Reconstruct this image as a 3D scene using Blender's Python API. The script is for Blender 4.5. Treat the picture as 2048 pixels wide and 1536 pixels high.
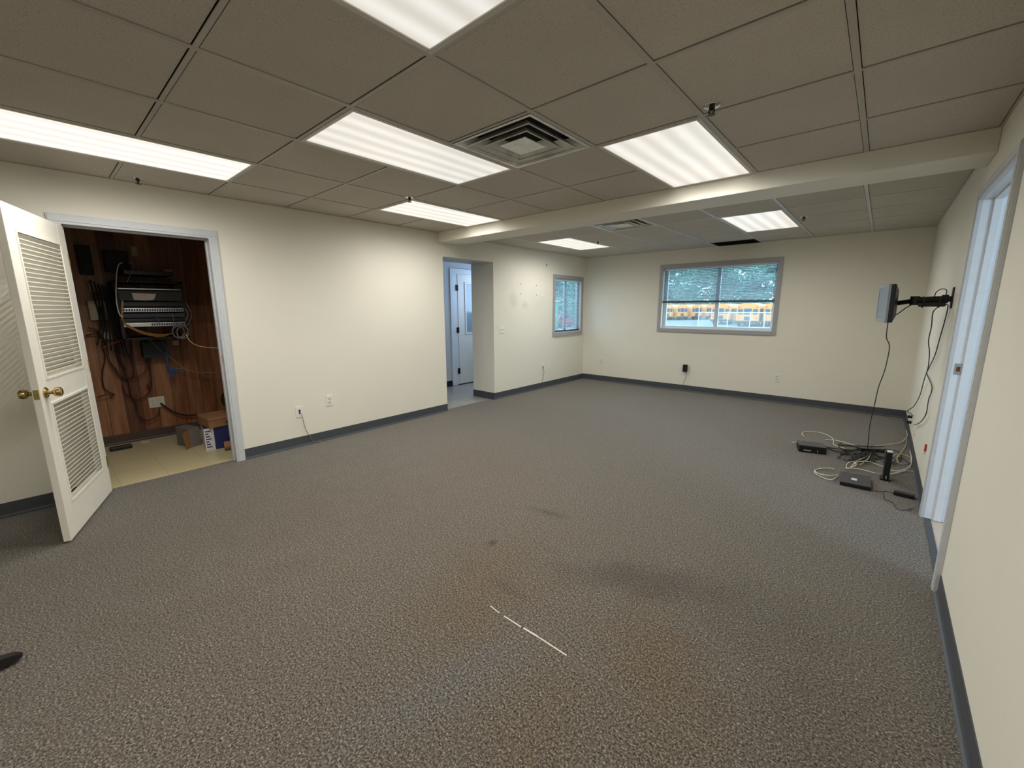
import bpy, math, random
import numpy as np
from mathutils import Vector, Matrix
random.seed(7)
S = bpy.context.scene
for o in list(bpy.data.objects): bpy.data.objects.remove(o)

# ------------------------------------------------------------------ camera, world, exposure
FPX, YAW, PIT, ROL, EYE = 834.55, -0.7198, 0.1817, -0.0041, 1.4132
Fv = Vector((math.sin(YAW)*math.cos(PIT), math.cos(YAW)*math.cos(PIT), -math.sin(PIT)))
r0 = Vector((math.cos(YAW), -math.sin(YAW), 0)); u0 = r0.cross(Fv)
Rv = r0*math.cos(ROL) + u0*math.sin(ROL); Uv = Rv.cross(Fv)
cd = bpy.data.cameras.new('camera'); cam = bpy.data.objects.new('camera', cd); S.collection.objects.link(cam)
cd.sensor_width = 36; cd.lens = FPX/2048*36; cd.clip_start = .02; cd.clip_end = 400
m3 = Matrix((Rv, Uv, -Fv)).transposed()
cam.matrix_world = Matrix.Translation((0, 0, EYE)) @ m3.to_4x4()
S.camera = cam
w = bpy.data.worlds.new('sky'); S.world = w; w.use_nodes = True
bg = w.node_tree.nodes['Background']; bg.inputs[0].default_value = (.72, .88, 1, 1); bg.inputs[1].default_value = 5.5
S.view_settings.view_transform = 'Standard'; S.view_settings.look = 'None'
S.view_settings.exposure = 0; S.view_settings.gamma = 1; S.view_settings.use_curve_mapping = False
LAMP_W = 8.6            # each of the bare points inside one troffer
TUBE_COL = (1.0, .972, .93)

def area(name, loc, target, sx, sy, watts, col):
    l = bpy.data.lights.new(name, 'AREA'); l.shape = 'RECTANGLE'; l.size = sx; l.size_y = sy; l.energy = watts; l.color = col
    o = bpy.data.objects.new(name, l); S.collection.objects.link(o); o.location = loc
    o.rotation_euler = (Vector(target)-Vector(loc)).to_track_quat('-Z', 'Y').to_euler(); return o
# daylight in the windows of the two neighbouring rooms
area('daylight_side_room', (2.9, 2.1, 1.5), (.4, 3.6, 1.2), 1.2, 1.2, 55, (.72, .88, 1))
area('daylight_hall', (-5.3, 5.93, 1.45), (-5.3, 3.0, 1.0), .8, 1.2, 20, (.50, .70, 1))

# ------------------------------------------------------------------ helpers
def lin(c): return tuple(((v/255)/12.92 if v/255 <= .04045 else ((v/255+.055)/1.055)**2.4) for v in c)
def at(px, py, ax, val):
    """the point of the plane ax = val seen at a photo pixel"""
    d = Fv + Rv*((px-1024)/FPX) - Uv*((py-768)/FPX); k = 'xyz'.index(ax)
    o = Vector((0, 0, EYE)); return o + d*((val-o[k])/d[k])

class N:                                  # tiny node helper
    def __init__(s, name):
        s.m = bpy.data.materials.new(name); s.m.use_nodes = True; s.t = s.m.node_tree
        s.b = s.t.nodes['Principled BSDF']; s.out = s.t.nodes['Material Output']
    def n(s, typ, **kw):
        x = s.t.nodes.new(typ)
        for k, v in kw.items():
            if k in x.inputs.keys(): x.inputs[k].default_value = v
            else: setattr(x, k, v)
        return x
    def l(s, a, b): s.t.links.new(a, b)
    def obj(s): return s.n('ShaderNodeTexCoord').outputs['Object']
    def geo(s): return s.n('ShaderNodeNewGeometry').outputs['Position']
    def math(s, op, a, b=None, c=None):
        x = s.n('ShaderNodeMath', operation=op)
        for i, v in enumerate((a, b, c)):
            if v is None: continue
            if isinstance(v, (int, float)): x.inputs[i].default_value = v
            else: s.l(v, x.inputs[i])
        return x.outputs[0]
    def ramp(s, fac, stops):
        r = s.n('ShaderNodeValToRGB'); e = r.color_ramp.elements
        while len(e) < len(stops): e.new(.5)
        for el, (p, c) in zip(e, stops): el.position = p; el.color = (*c, 1)
        s.l(fac, r.inputs[0]); return r.outputs[0]
    def mix(s, fac, a, b, blend='MIX'):
        x = s.n('ShaderNodeMix', data_type='RGBA', blend_type=blend)
        for i, v in ((0, fac), (6, a), (7, b)):
            if isinstance(v, (int, float)): x.inputs[i].default_value = v
            elif isinstance(v, tuple): x.inputs[i].default_value = (*v, 1)
            else: s.l(v, x.inputs[i])
        return x.outputs[2]
    def noise(s, vec, scale, detail=2, rough=.5):
        x = s.n('ShaderNodeTexNoise'); x.inputs['Scale'].default_value = scale; x.inputs['Detail'].default_value = detail
        x.inputs['Roughness'].default_value = rough
        if vec is not None: s.l(vec, x.inputs['Vector'])
        return x.outputs[0]
    def bump(s, h, strength, dist=.01):
        b = s.n('ShaderNodeBump'); b.inputs['Strength'].default_value = strength; b.inputs['Distance'].default_value = dist
        s.l(h, b.inputs['Height']); s.l(b.outputs[0], s.b.inputs['Normal'])
    def blob(s, pos, cx, cy, rx, ry, ang=0, lo=.55, hi=1.15):
        """soft-edged floor patch mask"""
        mp = s.n('ShaderNodeMapping', vector_type='TEXTURE'); mp.inputs['Location'].default_value = (cx, cy, 0)
        mp.inputs['Rotation'].default_value = (0, 0, ang); mp.inputs['Scale'].default_value = (rx, ry, 50)
        s.l(pos, mp.inputs[0]); ln = s.n('ShaderNodeVectorMath', operation='LENGTH'); s.l(mp.outputs[0], ln.inputs[0])
        nz = s.noise(pos, 5, 4); v = s.math('ADD', ln.outputs['Value'], s.math('MULTIPLY', s.math('SUBTRACT', nz, .5), 1.2))
        mr = s.n('ShaderNodeMapRange', interpolation_type='SMOOTHSTEP'); s.l(v, mr.inputs[0])
        mr.inputs[1].default_value = hi; mr.inputs[2].default_value = lo; return mr.outputs[0]

def flat(name, col, rough=.5, metal=0, var=.06, scale=20, bump=0, spec=.5, trans=0):
    m = N(name); c = lin(col); m.b.inputs['Roughness'].default_value = rough; m.b.inputs['Metallic'].default_value = metal
    m.b.inputs['Specular IOR Level'].default_value = spec
    v = m.geo(); nz = m.noise(v, scale, 3)
    m.l(m.ramp(nz, [(.3, tuple(x*(1-var) for x in c)), (.7, tuple(min(1, x*(1+var)) for x in c))]), m.b.inputs['Base Color'])
    if bump: m.bump(m.noise(v, scale*6, 3), bump, .003)
    if trans:
        t = m.n('ShaderNodeBsdfTranslucent'); t.inputs[0].default_value = (*c, 1); mx = m.n('ShaderNodeMixShader'); mx.inputs[0].default_value = trans
        m.l(m.b.outputs[0], mx.inputs[1]); m.l(t.outputs[0], mx.inputs[2]); m.l(mx.outputs[0], m.out.inputs[0])
    return m.m

def prefix_loc(p):
    while p.parent: p = p.parent
    return Vector(p.location)
class MB:
    def __init__(s): s.v = []; s.f = []; s.M = Matrix()
    def add(s, vs, fs):
        k = len(s.v); s.v += [s.M @ Vector(a) for a in vs]; s.f += [[i+k for i in f] for f in fs]; return s
    def box(s, a, b):
        x0, y0, z0 = (min(p, q) for p, q in zip(a, b)); x1, y1, z1 = (max(p, q) for p, q in zip(a, b))
        return s.add([(x0,y0,z0),(x1,y0,z0),(x1,y1,z0),(x0,y1,z0),(x0,y0,z1),(x1,y0,z1),(x1,y1,z1),(x0,y1,z1)],
                     [(3,2,1,0),(4,5,6,7),(0,1,5,4),(1,2,6,5),(2,3,7,6),(3,0,4,7)])
    def bbox(s, a, b, e=.003):            # box with bevelled edges
        x0, y0, z0 = (min(p, q) for p, q in zip(a, b)); x1, y1, z1 = (max(p, q) for p, q in zip(a, b))
        e = min(e, (x1-x0)*.45, (y1-y0)*.45, (z1-z0)*.45)
        import bmesh
        bm = bmesh.new(); k = MB(); k.box(a, b)
        vs = [bm.verts.new(v) for v in k.v]; [bm.faces.new([vs[i] for i in f]) for f in k.f]
        bmesh.ops.bevel(bm, geom=bm.edges[:], offset=e, segments=2, affect='EDGES', profile=.6)
        bm.verts.index_update(); s.add([v.co.copy() for v in bm.verts], [[v.index for v in f.verts] for f in bm.faces]); bm.free(); return s
    def tube(s, pts, r, n=8, cap=True):
        pts = [Vector(p) for p in pts]; rs = r if isinstance(r, (list, tuple)) else [r]*len(pts)
        rings = []; up = Vector((.13, .21, .97)).normalized()
        for i, p in enumerate(pts):
            t = (pts[min(i+1, len(pts)-1)]-pts[max(i-1, 0)])
            t = t.normalized() if t.length > 1e-9 else Vector((0, 0, 1))
            a = up - t*up.dot(t)
            if a.length < .05: a = Vector((1, 0, 0)) - t*t.x
            a.normalize(); b = t.cross(a); up = a
            rings.append([p+(a*math.cos(q)+b*math.sin(q))*rs[i] for q in [2*math.pi*j/n for j in range(n)]])
        vs = [v for g in rings for v in g]; fs = []
        for i in range(len(pts)-1):
            for j in range(n): k = i*n; fs.append((k+j, k+(j+1) % n, k+n+(j+1) % n, k+n+j))
        if cap: fs += [tuple(range(n))[::-1], tuple((len(pts)-1)*n+j for j in range(n))]
        return s.add(vs, fs)
    def lathe(s, c, prof, axis=(0, 0, 1), n=24):
        c = Vector(c); ax = Vector(axis).normalized(); return s.tube([c+ax*h for h, r in prof], [max(r, 1e-4) for h, r in prof], n) if False else s._lathe(c, ax, prof, n)
    def _lathe(s, c, ax, prof, n):
        a = ax.orthogonal().normalized(); b = ax.cross(a); vs = []; fs = []
        for h, r in prof:
            for j in range(n): q = 2*math.pi*j/n; vs.append(c+ax*h+(a*math.cos(q)+b*math.sin(q))*max(r, 1e-4))
        for i in range(len(prof)-1):
            for j in range(n): k = i*n; fs.append((k+j, k+(j+1) % n, k+n+(j+1) % n, k+n+j))
        fs += [tuple(range(n))[::-1], tuple((len(prof)-1)*n+j for j in range(n))]
        return s.add(vs, fs)
    def quad(s, *p): return s.add(p, [tuple(range(len(p)))])
    def build(s, name, mat, parent=None, smooth=False, origin=None):
        me = bpy.data.meshes.new(name)
        if parent: L = prefix_loc(parent)
        elif origin is not None: L = Vector(origin)
        else:
            A = np.array([tuple(v) for v in s.v]); lo = A.min(0); hi = A.max(0); L = Vector(((lo[0]+hi[0])/2, (lo[1]+hi[1])/2, lo[2]))
        me.from_pydata([v-L for v in s.v], [], s.f); me.update()
        me.materials.append(mat)
        o = bpy.data.objects.new(name, me); S.collection.objects.link(o)
        if parent: o.parent = parent
        else: o.location = L
        if smooth:
            for p in me.polygons: p.use_smooth = True
            try:
                md = o.modifiers.new('wn', 'EDGE_SPLIT'); md.split_angle = math.radians(40)
            except Exception: pass
        return o
def tag(o, label, cat, group=None, kind=None):
    o['label'] = label; o['category'] = cat
    if group: o['group'] = group
    if kind: o['kind'] = kind
    return o
def thing(name, label, cat, loc, group=None, kind=None):
    o = bpy.data.objects.new(name, None); S.collection.objects.link(o); o.location = loc; o.empty_display_size = .1
    return tag(o, label, cat, group, kind)
def struct(o, label=None):
    o['kind'] = 'structure'
    if label: o['label'] = label
    return o
def copy_tree(o, parent=None):
    c = o.copy(); S.collection.objects.link(c)
    if parent: c.parent = parent
    for ch in [x for x in bpy.data.objects if x.parent == o]: copy_tree(ch, c)
    return c
def spline(pts, k=8):
    P = [Vector(p) for p in pts]; P = [P[0]*2-P[1]]+P+[P[-1]*2-P[-2]]; out = []
    for i in range(1, len(P)-2):
        a, b, c, d = P[i-1:i+3]
        for j in range(k):
            t = j/k; out.append(.5*((2*b)+(c-a)*t+(2*a-5*b+4*c-d)*t*t+(3*b-a-3*c+d)*t**3))
    return out+[P[-2]]

def holed(ax, pos, thick, u0, u1, v0, v1, holes):
    """wall slab on the plane ax = pos (thickness signed), u the other horizontal axis, v = height, rectangular holes"""
    m = MB(); us = sorted({u0, u1, *[min(max(h[i], u0), u1) for h in holes for i in (0, 1)]}); vs = sorted({v0, v1, *[min(max(h[i], v0), v1) for h in holes for i in (2, 3)]})
    def P(u, v, d): return (pos+d, u, v) if ax == 'x' else (u, pos+d, v)
    def solid(i, j):
        if i < 0 or j < 0 or i >= len(us)-1 or j >= len(vs)-1: return False
        cu = (us[i]+us[i+1])/2; cv = (vs[j]+vs[j+1])/2
        return not any(h[0] < cu < h[1] and h[2] < cv < h[3] for h in holes)
    for i in range(len(us)-1):
        for j in range(len(vs)-1):
            if not solid(i, j): continue
            a, b, c, d = us[i], us[i+1], vs[j], vs[j+1]
            for t in (0, thick): m.quad(P(a, c, t), P(b, c, t), P(b, d, t), P(a, d, t))
            if not solid(i-1, j): m.quad(P(a, c, 0), P(a, c, thick), P(a, d, thick), P(a, d, 0))
            if not solid(i+1, j): m.quad(P(b, c, 0), P(b, c, thick), P(b, d, thick), P(b, d, 0))
            if not solid(i, j-1): m.quad(P(a, c, 0), P(a, c, thick), P(b, c, thick), P(b, c, 0))
            if not solid(i, j+1): m.quad(P(a, d, 0), P(a, d, thick), P(b, d, thick), P(b, d, 0))
    return m

# ------------------------------------------------------------------ materials
def wall_paint(name, col, smudge=False):
    m = N(name); g = m.geo(); c = lin(col)
    base = m.ramp(m.noise(g, 1.3, 3), [(.3, tuple(x*.965 for x in c)), (.7, c)])
    fine = m.mix(m.math('MULTIPLY', m.noise(g, 90, 3), .10), base, tuple(x*.6 for x in c))
    if smudge:     # worn rubbed marks on the left wall around the removed bracket
        sx = m.n('ShaderNodeSeparateXYZ'); m.l(g, sx.inputs[0]); cb = m.n('ShaderNodeCombineXYZ'); m.l(sx.outputs[1], cb.inputs[0]); m.l(sx.outputs[2], cb.inputs[1])
        for cx, cy, rx, ry, k in ((5.05, 1.52, .12, .13, .3), (5.35, 1.45, .1, .08, .35), (5.65, 1.5, .3, .25, .14)):
            b = m.math('MULTIPLY', m.blob(cb.outputs[0], cx, cy, rx, ry, 0, .2, 1.2), m.math('MULTIPLY', m.noise(g, 40, 4), k))
            fine = m.mix(b, fine, lin((120, 112, 98)))
    m.l(fine, m.b.inputs['Base Color']); m.b.inputs['Roughness'].default_value = .6; m.b.inputs['Specular IOR Level'].default_value = .25
    m.bump(m.noise(g, 160, 3), .12, .002); return m.m
WALL = wall_paint('cream wall paint', (236, 232, 217)); WALL_L = wall_paint('cream wall paint worn', (236, 232, 217), True)
HALLW = wall_paint('hall wall paint', (205, 207, 210)); SIDEW = wall_paint('side room paint', (225, 232, 238))
TRIM = flat('pale grey trim enamel', (200, 203, 206), .4, var=.03); TRIMD = flat('grey window casing', (166, 166, 168), .45, var=.04)
DOORP = flat('white door enamel', (240, 236, 222), .38, var=.02); WHITE = flat('white plastic', (235, 233, 226), .4, var=.02)
OFFW = flat('ivory plastic', (222, 216, 198), .45, var=.02); BLACK = flat('black plastic', (16, 16, 18), .4, var=.1)
BLACKM = flat('matte black steel', (12, 12, 13), .6, var=.1); DARKTOP = flat('dark charcoal plastic', (62, 63, 66), .45, var=.06)
COVE = flat('slate vinyl cove base', (70, 74, 79), .5, var=.06, scale=30); COVEB = flat('brown vinyl base', (78, 62, 50), .5)
BRASS = flat('polished brass', (196, 172, 118), .22, 1, var=.05); BRONZE = flat('dark bronze hinge', (70, 42, 28), .4, .6)
CHROME = flat('chrome', (200, 200, 200), .18, 1); STEEL = flat('brushed steel', (190, 192, 195), .3, .9); GALV = flat('galvanised pipe', (205, 210, 214), .5, .2)
WCABLE = flat('white cable jacket', (222, 218, 200), .45, var=.03); BCABLE = flat('black cable jacket', (22, 21, 22), .5); GCABLE = flat('grey cable jacket', (110, 112, 112), .5)
YCABLE = flat('yellow cable jacket', (146, 108, 54), .5); RCABLE = flat('red cable jacket', (120, 36, 40), .5); BLCABLE = flat('blue cable jacket', (44, 84, 140), .5)
BRCABLE = flat('brown cable jacket', (70, 34, 24), .5); CARD = flat('brown cardboard', (150, 108, 72), .8, var=.1); CARDW = flat('printed white card', (214, 212, 216), .6)
NAVY = flat('navy printed card', (32, 38, 92), .6); PAPER = flat('paper note', (214, 196, 190), .8); REDP = flat('red plastic', (170, 50, 54), .5)
BOXW = flat('beige equipment enamel', (190, 178, 150), .6); DKGREEN = flat('dark grey green enamel', (44, 50, 44), .6); BLUEG = flat('blue grey enamel', (52, 62, 66), .7)

def carpet():
    m = N('speckled grey brown carpet'); g = m.geo()
    mp = m.n('ShaderNodeMapping'); mp.inputs['Scale'].default_value = (1, 1, 1); m.l(g, mp.inputs[0])
    dist = m.n('ShaderNodeTexNoise'); dist.inputs['Scale'].default_value = 60; m.l(g, dist.inputs['Vector'])
    wv = m.n('ShaderNodeVectorMath', operation='MULTIPLY_ADD'); m.l(dist.outputs[1], wv.inputs[0]); wv.inputs[1].default_value = (.012, .012, 0); m.l(g, wv.inputs[2])
    a = m.noise(wv.outputs[0], 125, 3, .65); b = m.noise(wv.outputs[0], 300, 2, .6)
    v = m.math('ADD', m.math('MULTIPLY', a, .62), m.math('MULTIPLY', b, .38))
    sp = m.ramp(v, [(.38, lin((32, 30, 29))), (.45, lin((74, 71, 67))), (.52, lin((118, 113, 106))), (.58, lin((152, 146, 137))), (.66, lin((214, 208, 196)))])
    big = m.noise(g, 1.1, 4); sp = m.mix(m.math('MULTIPLY', big, .28), sp, lin((84, 78, 74)))
    # wear and soiling, plus darker areas by the left door, the equipment and the right wall: each patch tints the pile (multiplies it), so the speckle stays
    for cx, cy, rx, ry, ang, col, k in (
        (-1.7, 1.2, 2.0, 2.2, 0, (1, .97, .92), .9), (-3.4, .5, 1.4, 1.6, 0, (.84, .83, .78), .9), (-1.40, 1.35, .35, .55, .2, (.98, .86, .74), .7), (-.52, 1.45, .22, .42, .5, (.98, .87, .72), .8), (-.72, .95, .2, .3, 0, (1, .90, .80), .6),
        (-1.08, .86, .13, .48, -.25, (.98, 1.05, 1.20), .9), (-2.6, 2.6, .7, .5, 0, (1, .93, .86), .5),
        (-.80, 1.93, .42, .16, .5, (.62, .61, .62), .75), (-.35, 2.05, .35, .35, 0, (.74, .74, .76), .6), (-1.60, 2.20, .16, .045, .2, (.6, .56, .54), .7), (-1.63, 1.67, .03, .04, 0, (.4, .38, .36), .8), (-1.28, 1.42, .14, .05, 0, (.7, .66, .62), .6),
        (-.05, 4.9, .4, .8, 0, (.6, .6, .62), .5), (.0, 1.6, .25, .9, 0, (.78, .77, .76), .5)):
        f = m.math('MULTIPLY', m.blob(g, cx, cy, rx, ry, ang, .1, 1.3), k); sp = m.mix(f, sp, col, 'MULTIPLY')
    ss = m.n('ShaderNodeSeparateXYZ'); m.l(g, ss.inputs[0])      # the carpet seam, a faint pale line
    d = m.math('ABSOLUTE', m.math('SUBTRACT', ss.outputs[1], 1.264)); ln_ = m.math('MULTIPLY', m.math('LESS_THAN', d, .0025), m.math('LESS_THAN', m.math('ABSOLUTE', m.math('ADD', ss.outputs[0], .5)), .28))
    sp = m.mix(m.math('MULTIPLY', ln_, .25), sp, lin((170, 150, 120)))
    sp = m.mix(1.0, sp, (.87, .84, .78), 'MULTIPLY')
    m.l(sp, m.b.inputs['Base Color']); m.b.inputs['Sheen Weight'].default_value = .22; m.b.inputs['Sheen Roughness'].default_value = .5; m.b.inputs['Roughness'].default_value = .95; m.b.inputs['Specular IOR Level'].default_value = .1
    m.bump(v, .6, .005); return m.m
CARPET = carpet()
def vinyl(name, c1, c2, tile=.305, rough=.25):
    m = N(name); g = m.geo(); br = m.n('ShaderNodeTexBrick'); br.offset = 0; br.squash = 1
    for k, v in (('Scale', 1), ('Mortar Size', .0018), ('Brick Width', tile), ('Row Height', tile), ('Bias', 0)): br.inputs[k].default_value = v
    m.l(g, br.inputs['Vector']); br.inputs['Color1'].default_value = (*lin(c1), 1); br.inputs['Color2'].default_value = (*lin(c2), 1); br.inputs['Mortar'].default_value = (*[x*.6 for x in lin(c1)], 1)
    m.l(m.mix(m.math('MULTIPLY', m.noise(g, 14, 5), .25), br.outputs[0], tuple(x*.62 for x in lin(c2))), m.b.inputs['Base Color'])
    m.b.inputs['Roughness'].default_value = rough; return m.m
CLOSETF = vinyl('beige vinyl tile', (206, 192, 150), (200, 186, 142), rough=.35); HALLF = vinyl('grey beige vinyl tile', (176, 172, 164), (168, 163, 156)); SIDEF = vinyl('pinkish vinyl tile', (212, 196, 180), (206, 188, 172))
def tile_mat():
    m = N('mineral fibre ceiling tile'); g = m.geo()
    a = m.noise(g, 150, 4, .7); v = m.n('ShaderNodeTexVoronoi'); v.inputs['Scale'].default_value = 110; m.l(g, v.inputs['Vector'])
    pits = m.math('LESS_THAN', m.math('ADD', v.outputs['Distance'], m.math('MULTIPLY', a, .25)), .27)
    base = m.ramp(m.noise(g, 2, 2), [(.3, lin((206, 199, 187))), (.7, lin((214, 207, 195)))])
    base = m.mix(m.ramp(m.noise(g, 320, 3, .7), [(.42, (0, 0, 0)), (.62, (.5, .5, .5))]), base, lin((150, 142, 130)))
    c = m.mix(m.math('MULTIPLY', pits, .85), base, lin((84, 76, 66))); m.l(c, m.b.inputs['Base Color'])
    m.b.inputs['Roughness'].default_value = .9; m.b.inputs['Specular IOR Level'].default_value = .15
    m.bump(a, .5, .003); return m.m
TILE = tile_mat(); BAR = flat('ceiling grid enamel', (184, 178, 168), .5, var=.02); BAR2 = flat('white ceiling grid enamel', (205, 206, 206), .4, var=.02)
def wood():
    m = N('vertical grooved wood panelling'); g = m.geo(); sx = m.n('ShaderNodeSeparateXYZ'); m.l(g, sx.inputs[0])
    y = sx.outputs[1]; z = sx.outputs[2]; pl = m.math('FLOOR', m.math('MULTIPLY', y, 7.4))
    wn = m.n('ShaderNodeTexWhiteNoise', noise_dimensions='1D'); m.l(pl, wn.inputs['W'])
    cb = m.n('ShaderNodeCombineXYZ'); m.l(m.math('MULTIPLY', y, 14), cb.inputs[0]); m.l(m.math('MULTIPLY', z, 1.1), cb.inputs[1]); m.l(m.math('MULTIPLY', wn.outputs[0], 9), cb.inputs[2])
    gr = m.noise(cb.outputs[0], 2.2, 6, .6)
    c = m.ramp(m.math('ADD', m.math('MULTIPLY', gr, .6), m.math('MULTIPLY', wn.outputs[0], .4)), [(.25, lin((84, 46, 26))), (.5, lin((128, 78, 47))), (.75, lin((168, 120, 82)))])
    fr = m.math('FRACT', m.math('MULTIPLY', y, 7.4)); gv = m.math('LESS_THAN', fr, .03)
    m.l(m.mix(gv, c, lin((40, 20, 10))), m.b.inputs['Base Color']); m.b.inputs['Roughness'].default_value = .45; return m.m
WOOD = wood()
def diffuser(name, e, lo=.72, nb=4.5, x0=0):
    m = N(name); o = m.obj(); sx = m.n('ShaderNodeSeparateXYZ'); m.l(o, sx.inputs[0])
    wv = m.math('SINE', m.math('MULTIPLY', m.math('ADD', sx.outputs[0], m.math('MULTIPLY', m.math('SUBTRACT', m.noise(o, 3, 2), .5), .03)), 2*math.pi*nb/.57))
    f = m.math('MULTIPLY_ADD', wv, .5, .5); f = m.math('MULTIPLY', f, m.math('MULTIPLY_ADD', m.noise(o, 6, 2), .5, .7))
    c = m.ramp(f, [(0, tuple(lo*x for x in (1, .93, .83))), (1, (1, .97, .90))])
    m.b.inputs['Base Color'].default_value = (.25, .24, .22, 1); m.l(c, m.b.inputs['Emission Color']); m.b.inputs['Emission Strength'].default_value = e
    m.b.inputs['Roughness'].default_value = .3; return m.m
def glass(name, tint, r=.06, haze=.035):      # a pale veil mixed into the panes imitates glare and overexposure
    m = N(name); t = m.n('ShaderNodeBsdfTransparent'); t.inputs[0].default_value = (*tint, 1); gl = m.n('ShaderNodeBsdfGlossy'); gl.inputs['Roughness'].default_value = .02
    mx = m.n('ShaderNodeMixShader'); mx.inputs[0].default_value = r; m.l(t.outputs[0], mx.inputs[1]); m.l(gl.outputs[0], mx.inputs[2])
    du = m.n('ShaderNodeBsdfTranslucent'); du.inputs[0].default_value = (.85, .95, 1, 1); m2 = m.n('ShaderNodeMixShader'); m2.inputs[0].default_value = haze
    m.l(mx.outputs[0], m2.inputs[1]); m.l(du.outputs[0], m2.inputs[2]); m.l(m2.outputs[0], m.out.inputs[0]); return m.m
GLASS = glass('window glass', (.86, .97, 1)); VINYLW = flat('white vinyl sash', (215, 220, 228), .4, var=.02); SLAT = flat('pale blind slat', (176, 192, 205), .5, var=.03, trans=.3)
RAILD = flat('dark blind rail', (84, 84, 96), .5)

# ------------------------------------------------------------------ room shell
XL, XR, YF, YB, HC, HC2 = -4.398, .370, 7.178, -3.2, 2.356, 2.331
T = .61; GX, GY = -.800, .5363; GX2, GY2 = -.2119, 4.2937; BY0, BY1, BZ = 3.580, 3.9325, 2.235
CL = (.235, 1.095)         # closet opening in y
HO = (3.655, 4.605)        # hall opening in y
RO = (2.86, 3.80)          # right doorway in y
W1 = (6.175, 7.035, .955, 1.915); W2 = (-2.865, -1.20, 1.05, 2.045)   # window_1 in the left wall, window_2 in the far wall
struct(MB().box((-4.47, YB, -.1), (.372, YF, 0)).build('floor', CARPET), 'speckled grey brown carpet')
struct(MB().box((-6.1, -.75, -.1), (-4.47, 1.6, -.003)).build('floor_closet', CLOSETF), 'beige vinyl tile floor of the wiring closet')
struct(MB().box((-5.9, 2.6, -.1), (-4.47, 6.0, -.003)).build('floor_hall', HALLF), 'grey vinyl tile floor of the hall')
struct(MB().box((.40, 1.4, -.1), (3.1, 5.2, -.003)).build('floor_side_room', SIDEF), 'pinkish tile floor beyond the right doorway')
struct(MB().box((.372, RO[0], -.1), (.402, RO[1], .004)).build('trim_threshold', COVE), 'grey carpet edge strip in the right doorway')
struct(holed('x', XL, -.13, YB, YF+.14, 0, 2.53, [(CL[0]-.016, CL[1]+.016, -1, 2.016), (HO[0], HO[1], -1, 2.07), W1]).build('wall_left', WALL_L))
# the hall opening is deeper: a thick return on its far side
HALLT = -4.87
struct(MB().box((HALLT, HO[1], 0), (XL-.13, HO[1]+.5, 2.53)).build('wall_hall_return', WALL))
struct(MB().box((HALLT, HO[0]-.01, 2.07), (XL-.13, HO[1], 2.53)).build('wall_hall_header', HALLW))
struct(holed('y', YF, .14, XL, 1.2, 0, 2.53, [W2]).build('wall_far', WALL))
struct(holed('x', XR, .12, YB, YF, 0, 2.53, [(RO[0]-.016, RO[1]+.016, -1, 2.046)]).build('wall_right', WALL))
struct(MB().box((XL-.13, YB-.12, 0), (XR+.12, YB, 2.53)).build('wall_back', WALL))
struct(MB().bbox((XL, BY0, BZ), (XR, BY1, 2.53), .006).build('trim_beam', WALL), 'painted ceiling beam across the room')
# closet shell
CX = -5.95
struct(MB().box((CX-.05, -.75, 0), (CX, 1.6, 2.4)).build('wall_closet_back', WOOD), 'wood panelled wall behind the wiring')
struct(MB().box((CX, 1.55, 0), (XL-.13, 1.6, 2.4)).build('wall_closet_right', WOOD))
struct(MB().box((CX, -.75, 0), (XL-.13, -.7, 2.4)).build('wall_closet_left', WOOD))
struct(MB().box((CX, -.75, 2.36), (XL-.13, 1.6, 2.4)).build('ceiling_closet', flat('closet ceiling board', (120, 110, 96), .8)))
# hall shell
HX = -5.78
struct(holed('x', HX, -.1, 2.5, 6.0, 0, 2.53, [(5.08, 5.96, -1, 2.0)]).build('wall_hall', HALLW))
struct(MB().box((HX, 5.95, 0), (XL-.13, 6.05, 2.53)).build('wall_hall_end', HALLW))
struct(holed('y', 2.6, -.1, HX, XL-.13, 0, 2.53, []).build('wall_hall_near', HALLW))
struct(MB().box((HX, 2.5, 2.36), (XL-.13, 6.0, 2.53)).build('ceiling_hall', HALLW))
# side room shell
struct(MB().box((3.0, 1.4, 0), (3.1, 5.2, 2.53)).build('wall_side_room', SIDEW))
struct(MB().box((.49, 5.1, 0), (3.0, 5.2, 2.53)).build('wall_side_room_far', SIDEW))
struct(MB().box((.49, 1.4, 0), (3.0, 1.5, 2.53)).build('wall_side_room_near', SIDEW))
struct(MB().box((.49, 1.4, 2.40), (3.1, 5.2, 2.53)).build('ceiling_side_room', SIDEW))

# lights and vents: cells (x0, y0) with size
LIGHTS = [(GX-T, GY-4*T, .9, 'added unseen troffer behind the viewpoint that brightens the right wall'),  # added fixture out of view, put in to brighten the right side
    # x0, y0, emission, label
    (GX-5*T, GY-T, 1.12, 'very bright troffer near the left wall above the louvred door'),
    (GX-3*T, GY+T, .84, 'long troffer between the square air vent and the louvred door'),
    (GX-T, GY-T, .84, 'cream glowing troffer cut off by the top of the picture'),
    (GX-T, GY+3*T, .88, 'troffer with five soft bands touching the beam beside a black sprinkler'),
    (GX-5*T, GY+3*T, .98, 'troffer nearest the left end of the beam, a sprinkler at its corner'),
    (GX2-2*T, GY2+T, .92, 'troffer beyond the beam on the window side, nearer the right wall'),
    (GX2-6*T, GY2+T, .97, 'small looking troffer beyond the beam near the hall opening'),
]
VENTS = [(GX-2*T, GY+2*T, 'large square four way air vent in the near ceiling'), (GX2-4*T, GY2, 'square four way air vent just beyond the beam')]
HOLE = (GX2-3*T, GY2+4*T)
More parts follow.
